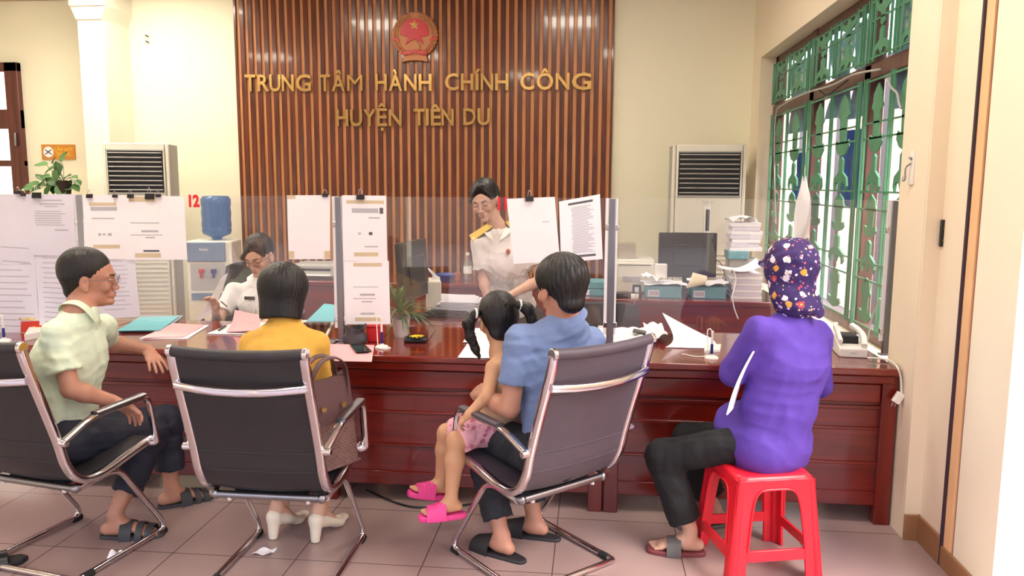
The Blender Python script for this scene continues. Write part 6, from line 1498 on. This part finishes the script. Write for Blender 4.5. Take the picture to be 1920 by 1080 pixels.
# ---------------------------------------------------------------- little girl
def girl():
    root = person('small girl with pigtails and pink shorts on the lap of the man in blue', (-.38, 3.25, .5))
    mtop = mat('tan_child_top', (214, 184, 148), .8, var=.05); mpk = mat('pink_shorts', (236, 168, 184), .85, var=.10, scale=26, bump=.2)
    nt = mpk.node_tree; b = nt.nodes['Principled BSDF']; tc = N(nt, 'ShaderNodeTexCoord'); vo = N(nt, 'ShaderNodeTexVoronoi'); vo.inputs['Scale'].default_value = 24; nt.links.new(tc.outputs['Object'], vo.inputs[0])
    cr = N(nt, 'ShaderNodeValToRGB'); cr.color_ramp.interpolation = 'CONSTANT'; cr.color_ramp.elements[0].color = (*srgb((204, 118, 148)), 1); cr.color_ramp.elements[1].position = .33; cr.color_ramp.elements[1].color = (*srgb((240, 180, 194)), 1)
    nt.links.new(vo.outputs['Distance'], cr.inputs[0]); nt.links.new(cr.outputs[0], b.inputs['Base Color'])
    hd = A(933, 602, 3.24); H = Head(hd, (-.42, .86, -.30), (0.0, .1, 1), .92); fw_ = nrm((-.62, .78, 0)); rt_ = nrm((.78, .62, 0)); side = rt_
    neck = A(938, 662, 3.20); shL = A(925, 690, 3.13); shR = shL + V(rt_) * .19; chest = mixp(shL, shR, .5) + a3((0, .0, -.03)); pel = A(925, 800, 3.26)
    elL, wrL = A(914, 742, 3.07), A(880, 776, 3.05)
    elR, wrR = shR + V((.02, .05, -.14)), shR + V((-.12, .16, -.2))
    hipL = pel - V(rt_) * .055; hipR = pel + V(rt_) * .055; knL = A(856, 826, 3.14); anL = A(846, 936, 3.10); knR = A(838, 812, 3.32); anR = A(826, 902, 3.34)
    S = Sdf(); H.sdf(S, True); S.cone(H.P(0, -.018, -.05), neck, .038, .04, .02); S.cone(neck, chest, .042, .06, .03); S.ecap(chest, pel, side, (.092, .062), (.088, .068), .03)
    for s_ in (shL, shR): S.cone(s_, mixp(neck, chest, .5), .030, .04, .03)
    S.cone(shL, elL, .031, .026, .015); S.cone(elL, wrL, .026, .018, .015); S.cone(shR, elR, .030, .025, .015); S.cone(elR, wrR, .025, .018, .015)
    b1 = hand(S, wrL, (-.45, .10, -.45), (.25, .2, -.6), thumb=-1, curl=(.5, .7, .5), k=.62); b2 = hand(S, wrR, (-.7, .5, -.2), (0, 0, -1), thumb=1, k=.6)
    for hp, kn, an in ((hipL, knL, anL), (hipR, knR, anR)): S.cone(hp, kn, .055, .040, .03); S.cone(kn, mixp(kn, an, .35), .040, .039, .02); S.cone(mixp(kn, an, .35), an, .039, .024, .02)
    dL = nrm(a3(A(780, 962, 3.06)) - a3(A(858, 956, 3.10))); dR = nrm(a3(A(784, 916, 3.30)) - a3(A(838, 922, 3.36)))
    fL = foot(S, anL, dL, .68); fR = foot(S, anR, dR, .68)
    hb = bbox_of([H.P(0, 0, .03)], .13); fb = [bbox_of([anL, a3(anL) + dL * .1], .06), bbox_of([anR, a3(anR) + dR * .1], .06)]
    sdf_mesh('person_body', S, .005, mat('skin_child', (208, 158, 122), .5, var=.04, sss=.12), root, fine=[(hb[0], hb[1], .003), (b1[0], b1[1], .0022), (b2[0], b2[1], .003), (*fb[0], .003), (*fb[1], .003)])
    H.details(root)
    T = Sdf(); T.ecap(mixp(chest, pel, .1), mixp(chest, pel, .85), side, (.098, .068), (.096, .074), .03); T.ecap(chest, mixp(chest, neck, .35), side, (.095, .064), (.062, .05), .03)
    T.post = folds(.0025, .07, (0, 0, .5), 2); sdf_mesh('sleeveless_top', T, .005, mtop, root)
    U = Sdf(); U.ecap(mixp(pel, chest, .2), pel, side, (.095, .075), (.105, .085), .03)
    for hp, kn in ((hipL, knL), (hipR, knR)): U.cone(hp, mixp(hp, kn, .92), .068, .062, .03, cut='b')
    U.post = folds(.004, .06, (0, 0, .5), 4); sdf_mesh('shorts', U, .005, mpk, root)
    W = Sdf(); W.ell(H.P(0, -.022, .044), np.array((.085, .102, .090)) * .95, H.R, .01); W.ecap(H.P(0, -.05, .0), H.P(0, -.05, -.05), H.r, (.070, .045), (.055, .03), .03)
    W.ell(H.P(0, .13, -.03), (.085, .080, .10), H.R, .012, 's'); W.cone(H.P(0, .02, .138), H.P(0, -.125, .05), .0035, .0035, .004, 's')
    W.post = strands(H, .0012, 36); sdf_mesh('hair', W, .0032, M['hair'], root)
    for (q, pts) in ((-1, [(892, 588), (878, 606), (882, 632), (892, 655), (900, 672)]), (1, [(975, 572), (990, 580), (998, 600), (1000, 625)])):
        P_ = [a3(A(x, y, 3.19 if q < 0 else 3.17)) for x, y in pts]; Q = Sdf(); rr = [.020, .024, .021, .016, .006]
        for i in range(len(P_) - 1): Q.cone(P_[i], P_[i + 1], rr[i], rr[i + 1], .012)
        Q.post = folds(.003, .02, (1, 1, 0), 5); sdf_mesh('pigtail', Q, .0035, M['hair'], root)
        mm = MB(); c = P_[0]; mm.tube([tuple(c + (H.r * 0 + H.f * math.cos(a) + H.u * math.sin(a)) * .019) for a in [2 * math.pi * i / 14 for i in range(14)]], .005, 8, closed=True); keep(mm.build('hair_tie', M['white'], None, smooth=True), root)
    mk = mat('pink_slipper', (236, 70, 150), .5, var=.08); footwear(root, fL, mk, 'ribbed', L=.20, W=.040); footwear(root, fR, mk, 'ribbed', L=.20, W=.040)
girl()

# ---------------------------------------------------------------- woman in purple
def woman_purple():
    root = person('woman in purple shirt and flowered headscarf sitting on the red stool', (.75, 3.3, 0))
    mpu = mat('purple_shirt', (86, 58, 160), .8, var=.05, scale=9, bump=.25, bscale=22); mt = mat('black_trousers', (20, 20, 24), .85, var=.1, bump=.2)
    hd = A(1478, 512, 3.32); H = Head(hd, (-.55, .82, -.1), (0, 0, 1), 1.0); fw_ = nrm((-.58, .81, 0)); rt_ = nrm((.81, .58, 0)); side = rt_
    neck = A(1486, 590, 3.30); shL = A(1424, 622, 3.20); shR = A(1532, 628, 3.38); chest = A(1482, 680, 3.30); pel = V((.76, 3.30, .54))
    elL, wrL = A(1374, 698, 3.28), A(1398, 668, 3.56); elR, wrR = A(1534, 722, 3.50), A(1440, 690, 3.72)
    hipL, hipR = pel - V(rt_) * .085, pel + V(rt_) * .085; knL, anL = A(1242, 856, 3.36), A(1294, 990, 3.32); knR, anR = A(1290, 822, 3.66), A(1340, 962, 3.62)
    S = Sdf(); H.sdf(S, True); S.cone(H.P(0, -.018, -.05), neck, .05, .055, .02); S.cone(neck, chest, .055, .07, .03); S.ecap(chest, pel, side, (.12, .08), (.12, .09), .03)
    arm(S, shL, elL, wrL, .88); arm(S, shR, elR, wrR, .88); b1 = hand(S, wrL, (-.3, .9, .1), (.3, 0, -1), thumb=-1, curl=(.4, .5, .4), k=.92); b2 = hand(S, wrR, (-.9, .3, .1), (0, 0, -1), thumb=1, k=.92)
    leg(S, hipL, knL, anL, .9); leg(S, hipR, knR, anR, .9); anL.z = .090; anR.z = .088
    dL = nrm(a3(AZ(1206, 1050, .02) - AZ(1300, 1058, .02))); dR = nrm(a3(AZ(1255, 1000, .02) - AZ(1345, 996, .02)))
    fL = foot(S, anL, dL, .92); fR = foot(S, anR, dR, .92); fb = [bbox_of([anL, a3(anL) + dL * .15], .08), bbox_of([anR, a3(anR) + dR * .15], .08)]; hb = bbox_of([H.P(0, 0, .03)], .14)
    sdf_mesh('person_body', S, .0065, SKF, root, fine=[(hb[0], hb[1], .0032), (b1[0], b1[1], .0028), (b2[0], b2[1], .0028), (*fb[0], .004), (*fb[1], .004)])
    H.details(root)
    T = Sdf(); torso(T, pel, chest, neck, shL, shR, side, (.172, .135), (.160, .130), (.172, .125), drop=.10, sr=.056)
    T.ecap(pel - V((0, 0, .02)) , pel + V(fw_) * .13 + V((0, 0, .03)), side, (.175, .115), (.165, .085), .06)
    for (s_, e_, w_) in ((shL, elL, wrL), (shR, elR, wrR)): T.cone(s_, e_, .062, .056, .03); T.cone(e_, mixp(e_, w_, .9), .056, .044, .02, cut='b')
    collar(T, H, neck, .058, .02); T.post = folds(.0045, .17, (.2, .1, .5), 31); sdf_mesh('shirt', T, .006, mpu, root)
    U = Sdf()
    for hp, kn, an in ((hipL, knL, anL), (hipR, knR, anR)): U.cone(hp, kn, .080, .072, .04); U.cone(kn, mixp(kn, an, .82), .072, .072, .03, cut='b')
    U.ecap(pel - V((0, 0, .02)), pel + V((0, 0, .02)), side, (.135, .10), (.13, .10), .04); U.plane((0, 0, .447), (0, 0, -1), .004, None) if False else None
    U.post = folds(.004, .12, (0, .5, .5), 8); sdf_mesh('trousers', U, .0065, mt, root)
    # floral scarf
    m_, nt, b = newmat('floral_scarf'); tc = N(nt, 'ShaderNodeTexCoord')
    base = srgb((52, 34, 92)); prev = None
    mixc = None
    for (sc, th, cols, sd) in ((21, .34, [(232, 226, 240), (200, 70, 80), (226, 170, 70), (225, 215, 235), (150, 140, 200)], 0), (48, .30, [(190, 90, 110), (150, 130, 190), (210, 190, 150), (120, 100, 170), (220, 215, 235)], 3)):
        mp_ = N(nt, 'ShaderNodeMapping'); mp_.inputs['Location'].default_value = (sd, sd, sd); nt.links.new(tc.outputs['Object'], mp_.inputs[0])
        vo = N(nt, 'ShaderNodeTexVoronoi'); vo.inputs['Scale'].default_value = sc; vo.inputs['Randomness'].default_value = .75; nt.links.new(mp_.outputs[0], vo.inputs[0])
        no = N(nt, 'ShaderNodeTexNoise'); no.inputs['Scale'].default_value = sc * 3.2; nt.links.new(mp_.outputs[0], no.inputs[0])
        ad = N(nt, 'ShaderNodeMath', operation='MULTIPLY_ADD'); nt.links.new(no.outputs[0], ad.inputs[0]); ad.inputs[1].default_value = .35; nt.links.new(vo.outputs['Distance'], ad.inputs[2])
        lt = N(nt, 'ShaderNodeMath', operation='LESS_THAN'); nt.links.new(ad.outputs[0], lt.inputs[0]); lt.inputs[1].default_value = th + .13
        sx = N(nt, 'ShaderNodeSeparateColor'); nt.links.new(vo.outputs['Color'], sx.inputs[0])
        cr = N(nt, 'ShaderNodeValToRGB'); cr.color_ramp.interpolation = 'CONSTANT'; nt.links.new(sx.outputs[0], cr.inputs[0])
        cr.color_ramp.elements[0].color = (*srgb(cols[0]), 1); cr.color_ramp.elements[1].position = .42; cr.color_ramp.elements[1].color = (*srgb(cols[1]), 1)
        for i, c_ in enumerate(cols[2:]): e_ = cr.color_ramp.elements.new(.58 + .14 * i); e_.color = (*srgb(c_), 1)
        ce = N(nt, 'ShaderNodeMath', operation='LESS_THAN'); nt.links.new(vo.outputs['Distance'], ce.inputs[0]); ce.inputs[1].default_value = .09
        m1 = N(nt, 'ShaderNodeMix', data_type='RGBA'); nt.links.new(ce.outputs[0], m1.inputs[0]); nt.links.new(cr.outputs[0], m1.inputs[6]); m1.inputs[7].default_value = (*srgb((236, 190, 90)), 1)
        mx = N(nt, 'ShaderNodeMix', data_type='RGBA'); nt.links.new(lt.outputs[0], mx.inputs[0]); nt.links.new(m1.outputs[2], mx.inputs[7])
        if mixc: nt.links.new(mixc.outputs[2], mx.inputs[6])
        else: mx.inputs[6].default_value = (*base, 1)
        mixc = mx
    nt.links.new(mixc.outputs[2], b.inputs['Base Color']); b.inputs['Roughness'].default_value = .8
    W = Sdf(); W.ell(H.P(0, -.02, .042), (.098, .118, .104), H.R, .01); W.ecap(H.P(0, -.015, .0), H.P(0, -.03, -.122), H.r, (.096, .098), (.078, .078), .03)
    W.ecap(H.P(.0, -.055, -.06), H.P(.055, -.105, -.165), H.r, (.078, .03), (.028, .014), .03); W.ecap(H.P(-.02, -.02, -.09), H.P(.02, -.07, -.12), H.r, (.085, .06), (.07, .03), .03)
    W.ell(H.P(0, .155, -.01), (.065, .075, .085), H.R, .015, 's')
    W.cone(H.P(-.06, .09, .045), H.P(.06, .09, .045), .012, .012, .02)
    W.post = folds(.0035, .07, tuple(H.r), 17); sdf_mesh('headscarf', W, .0045, m_, root)
    mg = mat('grey_slide', (96, 92, 92), .55, var=.08); footwear(root, fL, mat('slide_footbed', (120, 56, 62), .6), 'studs', L=.255, W=.051, m_up=mg); footwear(root, fR, mg, 'slide', L=.255, W=.051)
woman_purple()

# ---------------------------------------------------------------- seated clerk
def clerk_seated():
    root = person('seated clerk with glasses and white short-sleeved blouse, reading a sheet behind the glass', (-2.13, 4.95, 0))
    mw = mat('white_blouse', (232, 230, 232), .8, var=.03, bump=.2, bscale=25); mt = mat('clerk_skirt', (30, 32, 44), .8)
    hd = A(486, 480, 4.9); H = Head(hd, (-.12, -.92, -.40), (-.05, 0, 1), 1.06); side = (1, 0, 0)
    neck = A(492, 520, 4.97); shR = A(438, 545, 4.97); shL = A(544, 545, 4.97); chest = A(492, 572, 4.95); pel = V((-2.12, 5.02, .55))
    elR, wrR = A(408, 606, 4.80), A(404, 585, 4.62); elL, wrL = A(560, 612, 4.82), A(520, 600, 4.60)
    S = Sdf(); H.sdf(S, True); S.cone(H.P(0, -.018, -.05), neck, .046, .05, .02); S.cone(neck, chest, .05, .07, .03); S.ecap(chest, pel, side, (.11, .08), (.12, .09), .03)
    arm(S, shR, elR, wrR, .85); arm(S, shL, elL, wrL, .85)
    b1 = hand(S, wrR, (-.05, -.25, .9), (-.2, -.95, 0), thumb=1, curl=(.5, .5, .4), k=.9); b2 = hand(S, wrL, (-.8, -.4, -.05), (0, 0, -1), thumb=-1, k=.9)
    kn = [V((-2.22, 4.62, .52)), V((-2.02, 4.62, .52))]; an = [V((-2.22, 4.66, .09)), V((-2.02, 4.66, .09))]; hp = [V((-2.21, 5.0, .52)), V((-2.03, 5.0, .52))]
    for i in range(2): leg(S, hp[i], kn[i], an[i], .85); foot(S, an[i], (0, -1, 0), .9)
    hb = bbox_of([H.P(0, 0, .03)], .14); sdf_mesh('person_body', S, .0075, SKF, root, fine=[(hb[0], hb[1], .0028), (b1[0], b1[1], .0028), (b2[0], b2[1], .0028)])
    H.details(root, closed=True, glasses=M['black'])
    T = Sdf(); torso(T, pel, chest, neck, shL, shR, side, (.15, .11), (.13, .10), (.145, .11), sr=.046); sleeve(T, shR, elR, .66, .054, .058); sleeve(T, shL, elL, .66, .054, .058); collar(T, H, neck, .060, .012)
    T.cone(a3(neck) + a3((0, -.16, .02)), a3(neck) + a3((0, -.05, .06)), .002, .045, .01, 's'); T.post = folds(.003, .10, (0, 0, .6), 41); sdf_mesh('blouse', T, .006, mw, root)
    for q in (-1, 1):
        m = MB(); n0 = a3(neck); p = [n0 + a3(x) for x in ((q * .055, .02, .035), (q * .062, -.03, .02), (q * .05, -.075, -.015), (q * .02, -.095, -.06), (q * .075, -.085, -.035), (q * .092, -.03, -.0))]
        m.sheet(lambda u, v: p[0] * (1 - u) ** 2 * (1 - v) + p[1] * 2 * u * (1 - u) * (1 - v) + p[3] * u * u * (1 - v) * .5 + p[3] * u * u * .5 * (1 - v) + v * (p[5] * (1 - u) ** 2 + p[4] * 2 * u * (1 - u) + p[3] * u * u), 8, 4, .004); keep(m.build('blouse_collar', mw, None, smooth=True), root)
    c = A(468, 559, 4.83); m = MB(); m.cbox((c.x, c.y, c.z), (.07, .006, .022)); keep(m.build('name_badge', M['black'], None, bevel=.002), root)
    U = Sdf(); 
    for i in range(2): U.cone(hp[i], kn[i], .09, .07, .05); U.cone(kn[i], mixp(kn[i], an[i], .8), .068, .06, .02, cut='b')
    U.ecap(hp[0], hp[1], (0, 0, 1), (.1, .1), (.1, .1), .03); sdf_mesh('trousers', U, .009, mt, root)
    W = Sdf(); skull_hair(W, H, 1.0, -.03, (-.005, .130, -.02), (.080, .080, .118), True); W.cone(H.P(-.020, .066, .112), H.P(.064, .064, .026), .020, .017, .02); W.cone(H.P(.064, .064, .026), H.P(.072, .040, .0), .016, .008, .015); W.cone(H.P(-.026, .064, .110), H.P(-.070, .052, .03), .015, .010, .02); W.cone(H.P(0, -.1, .03), H.P(.02, -.14, -.10), .03, .018, .03)
    W.post = strands(H, .0012, 34); sdf_mesh('hair', W, .0035, M['hair'], root)
clerk_seated()

# ---------------------------------------------------------------- standing clerk
def clerk_standing():
    root = person('standing clerk in white uniform shirt with gold shoulder boards, leaning over the desk', (-.55, 5.1, 0))
    mw = mat('uniform_shirt', (236, 230, 226), .75, var=.03, bump=.2, bscale=22); mt = mat('uniform_trousers', (34, 40, 56), .8)
    hd = A(910, 377, 5.0); H = Head(hd, (-.22, -.93, -.30), (-.12, 0, 1), 1.06); side = nrm((1, .12, .06))
    neck = A(934, 428, 5.04); shR = A(899, 455, 5.02); shL = A(997, 447, 5.12); chest = A(947, 490, 5.06); pel = A(968, 585, 5.22)
    elR, wrR = A(906, 522, 5.02), A(916, 566, 4.95); elL, wrL = A(1012, 525, 5.0), A(952, 556, 4.80)
    S = Sdf(); H.sdf(S, True); S.cone(H.P(0, -.018, -.05), neck, .047, .052, .02); S.cone(neck, chest, .05, .07, .03); S.ecap(chest, pel, side, (.11, .08), (.12, .09), .03)
    arm(S, shR, elR, wrR, .88); arm(S, shL, elL, wrL, .88)
    b1 = hand(S, wrR, (-.15, -.2, -.9), (-.9, 0, -.1), thumb=-1, k=.9); b2 = hand(S, wrL, (-.7, -.4, -.3), (0, 0, -1), thumb=-1, k=.9)
    hp = [pel + V((-.09, .02, -.04)), pel + V((.09, .02, -.04))]; kn = [V((-.62, 5.2, .46)), V((-.42, 5.22, .46))]; an = [V((-.63, 5.28, .085)), V((-.42, 5.28, .085))]
    for i in range(2): leg(S, hp[i], kn[i], an[i], .88); foot(S, an[i], (-.1, -1, 0), .9)
    hb = bbox_of([H.P(0, 0, .03)], .14); sdf_mesh('person_body', S, .0075, SKF, root, fine=[(hb[0], hb[1], .0028), (b1[0], b1[1], .0028), (b2[0], b2[1], .0028)])
    H.details(root, closed=True)
    T = Sdf(); torso(T, pel, chest, neck, shL, shR, side, (.15, .11), (.122, .10), (.145, .11), sr=.046); sleeve(T, shR, elR, .74, .054, .060); sleeve(T, shL, elL, .7, .054, .060); collar(T, H, neck, .058, .01)
    T.cone(a3(neck) + a3((0, -.16, .0)), a3(neck) + a3((-.02, -.05, .06)), .002, .048, .01, 's'); T.post = folds(.004, .10, (0, 0, .5), 43); sdf_mesh('uniform_shirt', T, .006, mw, root)
    for q in (-1, 1):
        m = MB(); n0 = a3(neck); p = [n0 + a3(x) for x in ((q * .055, .02, .035), (q * .062, -.03, .02), (q * .05, -.075, -.015), (q * .02, -.095, -.07), (q * .08, -.085, -.045), (q * .094, -.03, -.0))]
        m.sheet(lambda u, v: p[0] * (1 - u) ** 2 * (1 - v) + p[1] * 2 * u * (1 - u) * (1 - v) + p[3] * u * u * (1 - v) + v * (p[5] * (1 - u) ** 2 + p[4] * 2 * u * (1 - u) + p[3] * u * u), 8, 4, .004); keep(m.build('shirt_collar', mw, None, smooth=True), root)
    my = mat('gold_shoulder_board', (222, 184, 40), .5, var=.06)
    for sh, q in ((shR, -1), (shL, 1)):
        s0 = a3(sh) + a3((q * .050, -.02, .025)); s1 = mixp(neck, sh, .22) + a3((0, -.03, .050)); d = nrm(s1 - s0); u = a3((0, -.62, .78)); u = nrm(u - d * (u @ d)); f = np.cross(u, d)
        Tm = Matrix(((d[0], f[0], u[0], s0[0]), (d[1], f[1], u[1], s0[1]), (d[2], f[2], u[2], s0[2]), (0, 0, 0, 1))); L = float(np.linalg.norm(s1 - s0))
        m = MB(); m.prism([(0, -.032), (L - .02, -.026), (L, 0), (L - .02, .026), (0, .032)], 0, .009, 'z', Tm); bo = keep(m.build('shoulder_board', my, None, bevel=.002), root)
        m = MB(); m.prism([(-.003, -.036), (L - .018, -.030), (L + .004, 0), (L - .018, .030), (-.003, .036)], -.003, .003, 'z', Tm); keep(m.build('board_edge', M['black'], None), bo)
    c = A(953, 472, 4.93); m = MB(); m.ell(tuple(c), (.016, .006, .02), 10); m.cur = 1; m.ell((c.x, c.y - .004, c.z), (.009, .005, .011), 8); keep(m.build('breast_badge', [M['goldmatt'], M['red']], None, smooth=True), root)
    U = Sdf()
    for i in range(2): U.cone(hp[i], kn[i], .095, .075, .05); U.cone(kn[i], mixp(kn[i], an[i], .9), .075, .07, .03, cut='b')
    U.ecap(pel - V((0, 0, .03)), pel + V((0, 0, .01)), side, (.15, .11), (.14, .10), .04); sdf_mesh('trousers', U, .009, mt, root)
    W = Sdf(); skull_hair(W, H, 1.0, -.03, (.0, .130, -.02), (.080, .080, .112), True); W.cone(H.P(-.012, .068, .108), H.P(.066, .060, .026), .018, .015, .02); W.cone(H.P(-.016, .066, .108), H.P(-.072, .050, .03), .016, .012, .02); W.cone(H.P(0, -.11, .02), H.P(.05, -.14, -.13), .035, .02, .03)
    W.post = strands(H, .0012, 34); sdf_mesh('hair', W, .0035, M['hair'], root)
clerk_standing()
